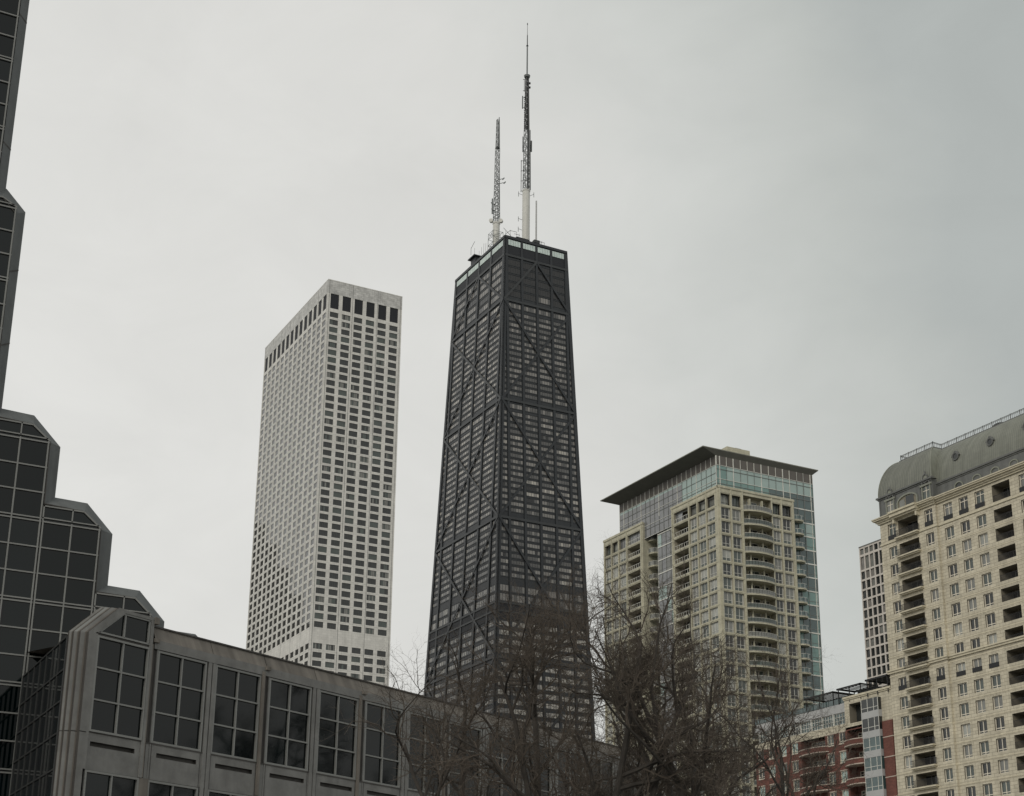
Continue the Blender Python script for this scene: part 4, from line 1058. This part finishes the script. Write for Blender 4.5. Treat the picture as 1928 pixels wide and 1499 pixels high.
    while k < y1-2:
        specs.append((T, k, k+2.95, 51.45, 53.5, .25, st_grid, ('wframe', 'g_dark' if R.random() < .5 else 'teal_d', (.25, .5, .75), (.35, .68), .07)))
        wl.box(T, k+2.95, k+3.15, -.05, .3, 51.4, 53.55, 'wframe', 'flr'); k += 3.15
    corebox(wl, X+2, X+16, y0+.1, y1, 0, 55.3, 'lime_in', 'krtf')
    wl.build('wall', t)
    # terrace glass and pergolas
    pg = MB()
    def slats(ya, yb, xa, xb, z, n):
        pg.box(BT, xa, xb, ya, ya+.25, z-.25, z, 'iron'); pg.box(BT, xa, xb, yb-.25, yb, z-.25, z, 'iron'); pg.box(BT, xa, xa+.2, ya, yb, z-.3, z, 'iron'); pg.box(BT, xb-.2, xb, ya, yb, z-.3, z, 'iron')
        for i in range(n):
            y_ = ya+(yb-ya)*(i+.5)/n; pg.box(BT, xa, xb, y_-.13, y_+.13, z-.12, z-.02, 'iron')
        for x_ in (xa+.2, xb-.3):
            for y_ in (ya+.2, (ya+yb)/2, yb-.3): pg.box(BT, x_-.07, x_+.07, y_-.07, y_+.07, 55.1, z-.2, 'iron')
    slats(197.2, 203.0, X-.4, X+5.0, 58.2, 9); slats(204.5, 211, X-.2, X+4, 58.0, 7); slats(211.3, 219.5, X-.8, X+4.4, 57.6, 10)
    pg.box(BT, X+3, X+9, 203, 209, 55.3, 57.4, 'iron')
    pg.build('pergola', t)
    tr = MB(); railing(tr, T, [(209.4, .2), (y1, .2)], 55.1, 1.15, 'iron', 'teal_d', 1.5, .04); tr.build('terrace_railing', t)
    place_windows(t, specs, 30)
brick()

# ================================================================ slab seen between skyscraper and condominium
def slab():
    t = thing('pale_apartment_slab', 'sliver of a pale stone tower just behind the right edge of the black skyscraper', 'building', (390, 700, 0))
    mb = MB(); T = faceS(640.0); R = random.Random(2); specs = []
    x1 = SLX
    rows = [(SLZ-3-3.3*k, SLZ-1.4-3.3*k) for k in range(55)]; rows = [r for r in rows if r[0] > 5]
    ops = wall(mb, T, x1-26, x1, 0, SLZ, [(x1-1.9-3.2*i, x1-.6-3.2*i) for i in range(8)], rows, .3, 'stone')
    corebox(mb, x1-26, x1, 640.1, 660, 0, SLZ-.2, 'stone', 'krtl'); mb.build('wall', t)
    wn = MB()
    for (u0, u1, z0, z1, i, j) in ops: wn.quad([T(u0, .28, z0), T(u1, .28, z0), T(u1, .28, z1), T(u0, .28, z1)], 'g_dark')
    wn.build('window_band', t, kind='stuff')
SLX, SLZ = 383.3, 198.9
slab()

# ================================================================ stepped dark glass tower (left)
def stepped():
    R = random.Random(61)
    Y0 = 73.18; DB = .65
    t = thing('stepped_glass_tower', 'dark glass tower at the left edge climbing in chamfered steps framed in grey granite', 'building', (10, Y0, 0))
    T = faceS(Y0)
    specs = []
    tp = {-3: 19.55, -2: 21.35, -1: 25.4, 0: 29.5, 1: 41.5}
    lines = [28.75+4.11*j for j in range(-7, 13)]
    for k in range(-3, 6):
        x0, x1 = 12.62-2.9*(k+1), 12.62-2.9*k
        zt = tp.get(k, 41.5)
        zl = 0
        for z0, z1 in zip(lines[:-1], lines[1:]):
            if z1 > zt-.3: break
            specs.append((T, x0+.02, x1-.02, z0, z1, 0.0, st_step, (R.random(),))); zl = z1
        ch = .9 if k != 1 else .75
        wn = MB(); pn = MB()
        poly = [(x0+.03, zl), (x1-.03, zl), (x1-ch, zt), (x0+.03, zt)] if zt-zl < 1 else [(x0+.03, zl), (x1-.03, zl), (x1-.03, zt-ch), (x1-ch, zt), (x0+.03, zt)]
        pn.quad([T(u, 0, z) for u, z in poly], 'ref_glass2')
        wn.beam(T, x0, zt-.03, x1-ch, zt-.03, .07, -.09, -.002, 'mull'); wn.beam(T, x1-ch, zt-.03, x1-.03, (zl if zt-zl < 1 else zt-ch)+.02, .07, -.09, -.002, 'mull'); wn.beam(T, x0, zl+.12, x1-.12, zl+.12, .06, -.09, -.004, 'mull')
        xm = (x0+x1)/2; wn.beam(T, xm, zl+.1, xm, zt, .06, -.09, -.006, 'mull'); wn.beam(T, x0+.04, zl, x0+.04, zt, .07, -.09, -.008, 'mull')
        o_ = wn.build('head_window', t); pn.build('pane', o_)
    for k in range(0, 4):
        x0, x1 = 8.62-2.88*(k+1), 8.62-2.88*k
        for j in range(9): specs.append((T, x0+.02, x1-.02, 37.2+4.11*j, 37.2+4.11*(j+1), -.012, st_step, (R.random(),)))
    place_windows(t, specs, 14)
    inner = [(8.62, 37), (8.62, 41.55), (8.9, 41.5), (9.66, 40.75), (9.72, 29.6), (11.72, 29.5), (12.62, 28.72), (12.65, 25.5), (14.62, 25.4), (15.52, 24.6), (15.55, 21.4), (17.5, 21.35), (18.42, 20.5), (18.45, 19.6), (20.4, 19.55), (21.3, 18.7), (21.3, 10)]
    outer = [(9.12, 37), (9.12, 42.4), (9.2, 42.35), (10.23, 41.3), (10.23, 30.3), (11.82, 30.24), (13.26, 28.8), (13.26, 26.12), (14.87, 26.08), (16.26, 24.67), (16.26, 21.98), (17.88, 21.93), (19.26, 20.5), (19.26, 20.1), (20.9, 20.05), (22.0, 19.1), (22.0, 10)]
    fm = MB()
    for (a, b, A, B) in zip(inner[:-1], inner[1:], outer[:-1], outer[1:]):
        fm.quad([BT(a[0], Y0-.03, a[1]), BT(b[0], Y0-.03, b[1]), BT(B[0], Y0+DB, B[1]), BT(A[0], Y0+DB, A[1])], 'granite_s')
        fm.quad([BT(A[0], Y0+DB, A[1]), BT(B[0], Y0+DB, B[1]), BT(B[0], Y0+26, B[1]), BT(A[0], Y0+26, A[1])], 'granite_s')
        # thin dark joint along the inner edge
        fm.beam(T, a[0], a[1], b[0], b[1], .05, -.05, -.02, 'granite_d')
    # tall part stands slightly forward, its own side strip
    fm.quad([BT(8.62, Y0-.05, 36), BT(9.12, Y0+DB-.05, 36), BT(9.12, Y0+DB-.05, 76), BT(8.62, Y0-.05, 76)], 'granite_s')
    fm.quad([BT(9.12, Y0+DB-.05, 36), BT(9.12, Y0+26, 36), BT(9.12, Y0+26, 76), BT(9.12, Y0+DB-.05, 76)], 'granite_s')
    for zz in (44.6, 52.4, 56.9, 61.0): fm.quad([BT(8.62, Y0-.06, zz), BT(9.13, Y0+DB-.06, zz+.0), BT(9.13, Y0+DB-.06, zz+.09), BT(8.62, Y0-.06, zz+.09)], 'granite_d')
    for x_, X_, zz in ((9.7, 10.24, 33.3), (9.7, 10.24, 37.4)): fm.quad([BT(x_, Y0-.04, zz), BT(X_, Y0+DB-.02, zz+.5), BT(X_, Y0+DB-.02, zz+.58), BT(x_, Y0-.04, zz+.08)], 'granite_d')
    fm.build('granite_frame', t)
    bk = MB()
    bk.prism(T, [(-3, 0), (-3, 76), (8.6, 76)]+[(8.6, 41.5)]+inner[2:-1]+[(21.3, 0)], .02, 26, 'granite_d')
    bk.build('wall', t)
def st_step(s, fr, pn):
    T, u0, u1, z0, z1, dp, _, a = s
    um = (u0+u1)/2; h = (z1-z0-.16)/3
    for u, w_ in ((u0+.04, .07), (um, .07), (u1-.06, .07)): fr.box(T, u-w_/2, u+w_/2, -.09, -.002, z0, z1, 'mull', 'flr')
    for q in range(4):
        z = z0+.06+h*q+.02; fr.box(T, u0, u1, -.085, -.003, z-.035, z+.035, 'mull', 'ftb')
    fr.box(T, u0, u1, -.03, -.001, z1-.07, z1, 'mull_d', 'f')
    pn.quad([T(u0, 0, z0), T(u1, 0, z0), T(u1, 0, z1), T(u0, 0, z1)], 'ref_glass2' if a[0] < .5 else 'ref_glass')
stepped()

# ================================================================ long low granite building
def lowbuild():
    R = random.Random(71)
    t = thing('low_granite_building', 'long low grey granite building with dark gridded windows and a fluted corner', 'building', tuple(P0))
    T = faceC
    wl = MB(); specs = []
    joints = [-.32+3.45*k for k in range(13)]
    uend = 40.6
    # window rows
    for lv in range(3):
        zt = 16.95-5.70*lv; zb = zt-4.1
        if lv == 2: zb = 1.0
        for k in range(12):
            u0 = -.05+3.45*k; u1 = u0+2.88
            if u1 > uend: break
            specs.append((T, u0, u1, zb, zt, .10, st_low, (R.random(),)))
        specs.append((T, -3.48, -.63, zb, zt, .0, st_low, (R.random(),)))
    sp_levels = [(11.27, 12.83), (5.55, 7.13), (0, 1.4)]
    for (za, zb) in sp_levels:
        # slab with a slot in every bay
        for k in range(12):
            u0 = -.32+3.45*k; u1 = u0+3.45
            s0, s1, zs0, zs1 = u0+.62, u1-.52, za+.98, za+1.18
            for q in ((u0, u1, za, zs0), (u0, u1, zs1, zb), (u0, s0, zs0, zs1), (s1, u1, zs0, zs1)):
                wl.quad([T(q[0], .0, q[2]), T(q[1], .0, q[2]), T(q[1], .0, q[3]), T(q[0], .0, q[3])], 'granite')
            for q in (([T(s0, 0, zs0), T(s1, 0, zs0), T(s1, .16, zs0), T(s0, .16, zs0)]), ([T(s0, 0, zs1), T(s1, 0, zs1), T(s1, .16, zs1), T(s0, .16, zs1)]), ([T(s0, .16, zs0), T(s1, .16, zs0), T(s1, .16, zs1), T(s0, .16, zs1)]),
                      ([T(s0, 0, zs0), T(s0, .3, zs0), T(s0, .3, zs1), T(s0, 0, zs1)]), ([T(s1, 0, zs0), T(s1, .3, zs0), T(s1, .3, zs1), T(s1, 0, zs1)])): wl.quad(q, 'granite_d')
            wl.box(T, u0+.3, u0+.33, -.012, 0, za, zb, 'granite_d', 'f'); wl.box(T, u1-.33, u1-.30, -.012, 0, za, zb, 'granite_d', 'f')
        wl.box(T, -.32, uend, -.03, 0.01, zb-.04, zb+.02, 'granite_d', 'f')
    # piers between bays
    pier = MB(); chn = MB()
    for k in range(13):
        uc = -.32+.03+3.45*k
        if k % 2 == 0:
            chn.box(T, uc-.14, uc+.16, .06, .5, 11.3, 17.3, 'granite_d', 'f'); chn.box(T, uc-.30, uc-.14, -.10, .5, 11.3, 17.15, 'granite_b', 'flrt'); chn.box(T, uc+.16, uc+.24, -.02, .5, 11.3, 17.3, 'granite', 'flrt')
            chn.box(T, uc-.14, uc+.16, -.16, .5, 17.25, 17.42, 'granite_b')
            chn.box(T, uc-.30, uc+.24, -.05, .5, 0, 11.28, 'granite_b', 'flrt')
            chn.build('pilaster', t); chn = MB()
        else:
            pier.box(T, uc-.24, uc-.03, -.04, .5, 0, 16.98, 'granite', 'flrt'); pier.box(T, uc+.03, uc+.24, -.04, .5, 0, 16.98, 'granite', 'flrt'); pier.box(T, uc-.03, uc+.03, .1, .5, 0, 16.98, 'granite_d', 'f'); pier.build('pier', t); pier = MB()
    # fascia: lower lip, sloping weathered parapet
    fa = MB()
    fa.box(T, -.32, uend, -.05, .5, 16.98, 17.38, 'granite', 'fbtrl')
    sl = lambda u, d, z: T(u, d, z)
    for k in range(24):
        u0 = -.32+1.725*k*2; u1 = min(u0+3.45, uend)
        if u0 >= uend: break
        fa.quad([T(u0+.012, -.05, 17.38), T(u1-.012, -.05, 17.38), T(u1-.012, .22, 18.0), T(u0+.012, .22, 18.0)], 'granite_b')
        fa.quad([T(u1-.012, -.03, 17.38), T(u1+.012, -.03, 17.38), T(u1+.012, .24, 18.0), T(u1-.012, .24, 18.0)], 'granite_d')
    fa.quad([T(-.32, .22, 18.0), T(uend, .22, 18.0), T(uend, 22, 18.0), T(-.32, 22, 18.0)], 'granite_b')
    fa.box(T, -.32, uend, .15, .3, 17.99, 18.06, 'granite_d')
    fa.build('fascia', t)
    # corner bay with gable and coping
    cb = MB()
    cb.box(T, -3.62, -3.48, -.12, .3, 11.27, 17.0, 'granite', 'flr'); cb.build('corner_jamb', t); cb = MB(); cb.box(T, -.66, -.5, -.12, .5, 11.27, 18.2, 'granite', 'flr'); cb.build('corner_jamb', t); cb = MB()
    for (za, zb) in sp_levels:
        s0, s1, zs0, zs1 = -3.32, -.95, za+.98, za+1.18
        for q in ((-3.62, -.5, za, zs0), (-3.62, -.5, zs1, zb), (-3.62, s0, zs0, zs1), (s1, -.5, zs0, zs1)):
            cb.quad([T(q[0], -.05, q[2]), T(q[1], -.05, q[2]), T(q[1], -.05, q[3]), T(q[0], -.05, q[3])], 'granite')
        for q in (([T(s0, -.05, zs0), T(s1, -.05, zs0), T(s1, .3, zs0), T(s0, .3, zs0)]), ([T(s0, -.05, zs1), T(s1, -.05, zs1), T(s1, .3, zs1), T(s0, .3, zs1)]), ([T(s0, .16, zs0), T(s1, .16, zs0), T(s1, .16, zs1), T(s0, .16, zs1)]),
                  ([T(s0, -.05, zs0), T(s0, .3, zs0), T(s0, .3, zs1), T(s0, -.05, zs1)]), ([T(s1, -.05, zs0), T(s1, .3, zs0), T(s1, .3, zs1), T(s1, -.05, zs1)])): cb.quad(q, 'granite_d')
        cb.box(T, -3.62, -.5, -.07, -.04, zb-.03, zb+.03, 'granite_d', 'f'); cb.build('corner_spandrel', t); cb = MB()
    cb.prism(T, [(-3.48, 17.06), (-3.62, 17.06), (-2.22, 18.32), (-.5, 18.32), (-.5, 18.18), (-2.15, 18.18)], -.12, .3, 'granite')
    cb.prism(T, [(-.5, 18.05), (-.5, 18.35), (-.28, 18.32), (-.28, 18.05)], -.2, .5, 'granite_b')
    cb.build('gable_coping', t)
    hw = MB(); pn = MB()
    pn.quad([T(-3.36, .0, 17.1), T(-.66, .0, 17.1), T(-.66, .0, 18.16), T(-2.15, .0, 18.16)], 'ref_glass')
    for a, b in (((-3.40, 17.08), (-2.16, 18.16)), ((-2.16, 18.14), (-.66, 18.14)), ((-3.45, 17.10), (-.66, 17.10)), ((-2.07, 17.1), (-2.07, 18.14)), ((-.72, 17.1), (-.72, 18.14))): hw.beam(T, *a, *b, .075, -.09, -.003, 'mull')
    hw.beam(T, -3.48, 17.0, -.63, 17.0, .06, -.06, -.001, 'granite_d')
    o_ = hw.build('head_window', t); pn.build('pane', o_)
    # fluted corner column with raked capping
    fl_ = MB()
    z0, z1 = 0.0, 17.0
    pts = [(-3.62, -.12), (-3.96, -.12), (-3.96, .05), (-4.02, .07), (-4.20, .13), (-4.19, .27), (-4.24, .29), (-4.36, .36), (-4.34, .48), (-4.38, .49), (-4.45, .55), (-4.42, .68)]
    for i, (a, b) in enumerate(zip(pts[:-1], pts[1:])):
        k = 'granite' if i in (0, 3, 6, 9) else 'granite_d'
        if i in (2, 5, 8): k = 'granite_b'
        for za, zb in ((z0, 12.76), (12.80, z1)):
            fl_.quad([T(*a, za), T(*b, za), T(*b, zb), T(*a, zb)], k)
        fl_.quad([T(a[0], a[1]+.03, 12.76), T(b[0], b[1]+.03, 12.76), T(b[0], b[1]+.03, 12.80), T(a[0], a[1]+.03, 12.80)], 'granite_d')
    # raked top: strips rising to the right over the gable
    rise = (1.5, 1.3)
    for i, (a, b) in enumerate(zip(pts[:-1], pts[1:])):
        k = 'mull' if i == 6 else ('granite' if i in (0, 3, 9) else 'granite_b')
        if i in (1, 4, 7): k = 'granite_d'
        fl_.quad([T(*a, z1), T(*b, z1), T(b[0]+1.5, b[1]+.02, z1+1.36), T(a[0]+1.5, a[1]+.02, z1+1.36)], k)
    fl_.build('fluted_column', t)
    # dark glazed side running back to the stepped tower
    sdm = MB(); cx_ = T(-4.43, .66, 0)
    TSd = faceW(cx_.x)
    ya, yb = cx_.y, 73.1
    sdm.quad([TSd(ya, 0, 0), TSd(yb, 0, 0), TSd(yb, 0, 16.85), TSd(ya, 0, 16.85)], 'black_glass')
    n = 7
    for i in range(n+1):
        u = ya+(yb-ya)*i/n; sdm.box(TSd, u-.03, u+.03, -.05, 0, 0, 16.8, 'mull_d', 'flr')
    for z in (16.8, 15.4, 14.05, 12.7, 11.2, 9.8, 8.4, 7.0): sdm.box(TSd, ya, yb, -.045, 0, z-.035, z+.035, 'mull_d', 'ftb')
    sdm.build('side_glazing', t)
    # end wall, roof and inside
    cr_ = MB(); cr_.plan(T, [(-3.5, .9), (uend, .9), (uend, 22), (6.8, 22)], 0, 17.8, 'granite_d')
    cr_.quad([T(uend, 0, 0), T(uend, 22, 0), T(uend, 22, 18), T(uend, 0, 18)], 'granite')
    cr_.quad([TSd(ya, 0, 16.85), TSd(yb, 0, 16.85), T(-.4, 9, 16.85), T(-3.5, .3, 16.85)], 'granite_d')
    wl.build('spandrel', t); cr_.build('wall', t)
    place_windows(t, specs, 6)
def st_low(s, fr, pn):
    T, u0, u1, z0, z1, dp, _, a = s
    bw = .09
    fr.box(T, u0, u0+bw, dp-.12, dp-.002, z0, z1, 'mull', 'flr'); fr.box(T, u1-bw, u1, dp-.12, dp-.002, z0, z1, 'mull', 'flr')
    fr.box(T, u0+bw, u1-bw, dp-.115, dp-.002, z0, z0+bw, 'mull', 'ft'); fr.box(T, u0+bw, u1-bw, dp-.115, dp-.002, z1-bw, z1, 'mull', 'fb')
    um = (u0+u1)/2; fr.box(T, um-.035, um+.035, dp-.10, dp-.002, z0+bw, z1-bw, 'mull', 'flr')
    H_ = z1-z0
    for q in (1/3, 2/3): fr.box(T, u0+bw, u1-bw, dp-.095, dp-.002, z0+H_*q-.035, z0+H_*q+.035, 'mull', 'ftb')
    us = [u0, um, u1]
    for i in range(2):
        for j in range(3):
            k = 'ref_glass' if (i*7+j*3+int(a[0]*97)) % 4 else 'ref_glass2'
            pn.quad([T(us[i], dp, z0+H_*j/3), T(us[i+1], dp, z0+H_*j/3), T(us[i+1], dp, z0+H_*(j+1)/3), T(us[i], dp, z0+H_*(j+1)/3)], k)
lowbuild()

# ================================================================ bare street trees
def tree(name, label, base, h, spread, seed, dens=1.0, fork=.46, lean=(0, 0), top=1.0):
    R = random.Random(seed)
    base = Vector(base)
    t = thing(name, label, 'tree', tuple(base), 'bare street trees in front of the low building')
    tr = MB(); tw = MB()
    def seg(mb, pts, rad, n, k):
        # swept tube
        i = mb.mi(k); prev = None
        for q, (p, r) in enumerate(zip(pts, rad)):
            d = (pts[min(q+1, len(pts)-1)]-pts[max(q-1, 0)]).normalized()
            x = d.cross(Vector((.3, .5, .8))).normalized(); y = d.cross(x)
            i0 = len(mb.v)
            for j in range(n):
                a = 2*math.pi*j/n; mb.v.append(p+x*(r*math.cos(a))+y*(r*math.sin(a)))
            if prev is not None:
                for j in range(n): mb.f.append((prev+j, prev+(j+1) % n, i0+(j+1) % n, i0+j)); mb.m.append(i)
            prev = i0
    def grow(p, d, ln, r, lv):
        nseg = (9, 7, 6, 5, 3)[lv]; wob = (.07, .19, .27, .34, .40)[lv]; up = (.0, .06, .05, .03, .02)[lv]
        pts = [p.copy()]; rad = [r]; q = p.copy(); dd = d.copy()
        for i in range(nseg):
            dd = (dd+Vector((R.gauss(0, wob), R.gauss(0, wob), R.gauss(0, wob)+up))).normalized()
            q = q+dd*(ln/nseg); pts.append(q.copy()); rad.append(r*(1-.72*(i+1)/nseg) if lv < 4 else r*(1-.5*(i+1)/nseg))
        seg(tr if lv < 2 else tw, pts, rad, (8, 6, 4, 3, 3)[lv], 'bark' if lv < 2 else 'twig')
        if lv == 4: return
        nch = int(((0, 9, 10, 6)[lv])*dens*R.uniform(.8, 1.2)) if lv else int(9*dens)
        for c_ in range(nch):
            s_ = (fork+(1-fork)*(c_+R.random())/nch) if lv == 0 else R.uniform(.18, 1.0)
            j = min(int(s_*nseg), nseg-1); f_ = s_*nseg-j
            pp = pts[j].lerp(pts[j+1], f_); rr = rad[j]*(1-f_)+rad[j+1]*f_
            dl = (pts[j+1]-pts[j]).normalized()
            a = R.uniform(0, 6.283); ax = dl.orthogonal().normalized(); ax.rotate(Matrix.Rotation(a, 3, dl))
            ang = math.radians(R.uniform(*((32, 62), (28, 60), (25, 65), (25, 70))[lv]))
            nd = (dl*math.cos(ang)+ax*math.sin(ang)).normalized()
            if lv == 0: l2 = spread*R.uniform(.75, 1.15)*(1.15-.45*s_)*1.25
            else: l2 = ln*R.uniform(.38, .62)*(1.15-.4*s_)
            l2 = max(l2, .35)
            grow(pp, nd, l2, min(rr*.72, (0, .080, .030, .012, .0062)[lv+1]*(h/13)), lv+1)
    d0 = Vector((lean[0], lean[1], 1)).normalized()
    grow(base, d0, h*.86, .17*(h/13), 0)
    tr.build('trunk', t); tw.build('crown', t)
    return len(tr.f)+len(tw.f)
def ground_at(px, D):
    # where the sight line through picture column px meets distance D on the ground
    r = Fw*f_px+Rr*(px-964)-Uu*(1300-749.5-dyp); hyp = math.hypot(r.x, r.y); return Vector((r.x/hyp*D, r.y/hyp*D, 0.0))
TREES = [
    ('slender bare tree at the left end of the row, before the granite building', 868, 44, 12.6, 2.6, 1, .75),
    ('bare tree whose fork shows against the left half of the black tower base', 960, 40, 12.4, 3.1, 2, .95),
    ('tallest bare tree, top twigs in the sky gap right of the black skyscraper', 1095, 38, 13.6, 3.0, 3, .95),
    ('broad bare tree with dense twigs before the left side of the sand coloured tower', 1190, 39, 13.0, 3.4, 4, 1.0),
    ('dense bare tree in front of the corner of the sand coloured tower', 1365, 41, 13.0, 3.7, 5, 1.02),
    ('low spreading bare tree right before the red brick apartment house', 1450, 37, 9.2, 3.0, 6, 1.05),
    ('rounded bare tree filling the gap between the sand coloured tower and the red brick house', 1415, 46, 12.8, 3.6, 12, 1.0),
    ('bare tree before the curved balconies of the sand coloured tower, twigs fanning left', 1295, 45, 13.4, 3.6, 11, .95),
    ('low bare tree under the slender one, twigs across the granite building windows', 905, 42, 11.2, 3.8, 13, .85),
    ('thin bare tree set back before the right half of the black tower base', 1022, 47, 15.4, 3.7, 7, 1.0),
    ('bushy bare tree set back before the glass recess of the sand coloured tower', 1275, 50, 14.6, 3.8, 8, .9),
]
for (lb, px, D, h, sp_, seed, dens) in TREES:
    b = ground_at(px, D); b.z = 0.13 if False else 0.0
    tree('bare_tree', lb, b, h, sp_, seed, dens)

for lb, x, y, h, sp_, seed in (('tall bare park tree out of view on the right, mirrored in the granite building', 70, 50, 27, 7.0, 21), ('tallest bare park tree out of view, beside the mirrored one', 88, 44, 29, 7.5, 22),
        ('tall bare park tree out of view, farthest from the granite building', 104, 50, 28, 7.0, 23), ('forked bare park tree out of view, nearest the pavement', 78, 36, 26, 6.5, 24)):
    tree('bare_tree', lb, (x, y, 0), h, sp_, seed, 1.15, fork=.2)
for o in bpy.data.objects:
    if '_base' in o: del o['_base']
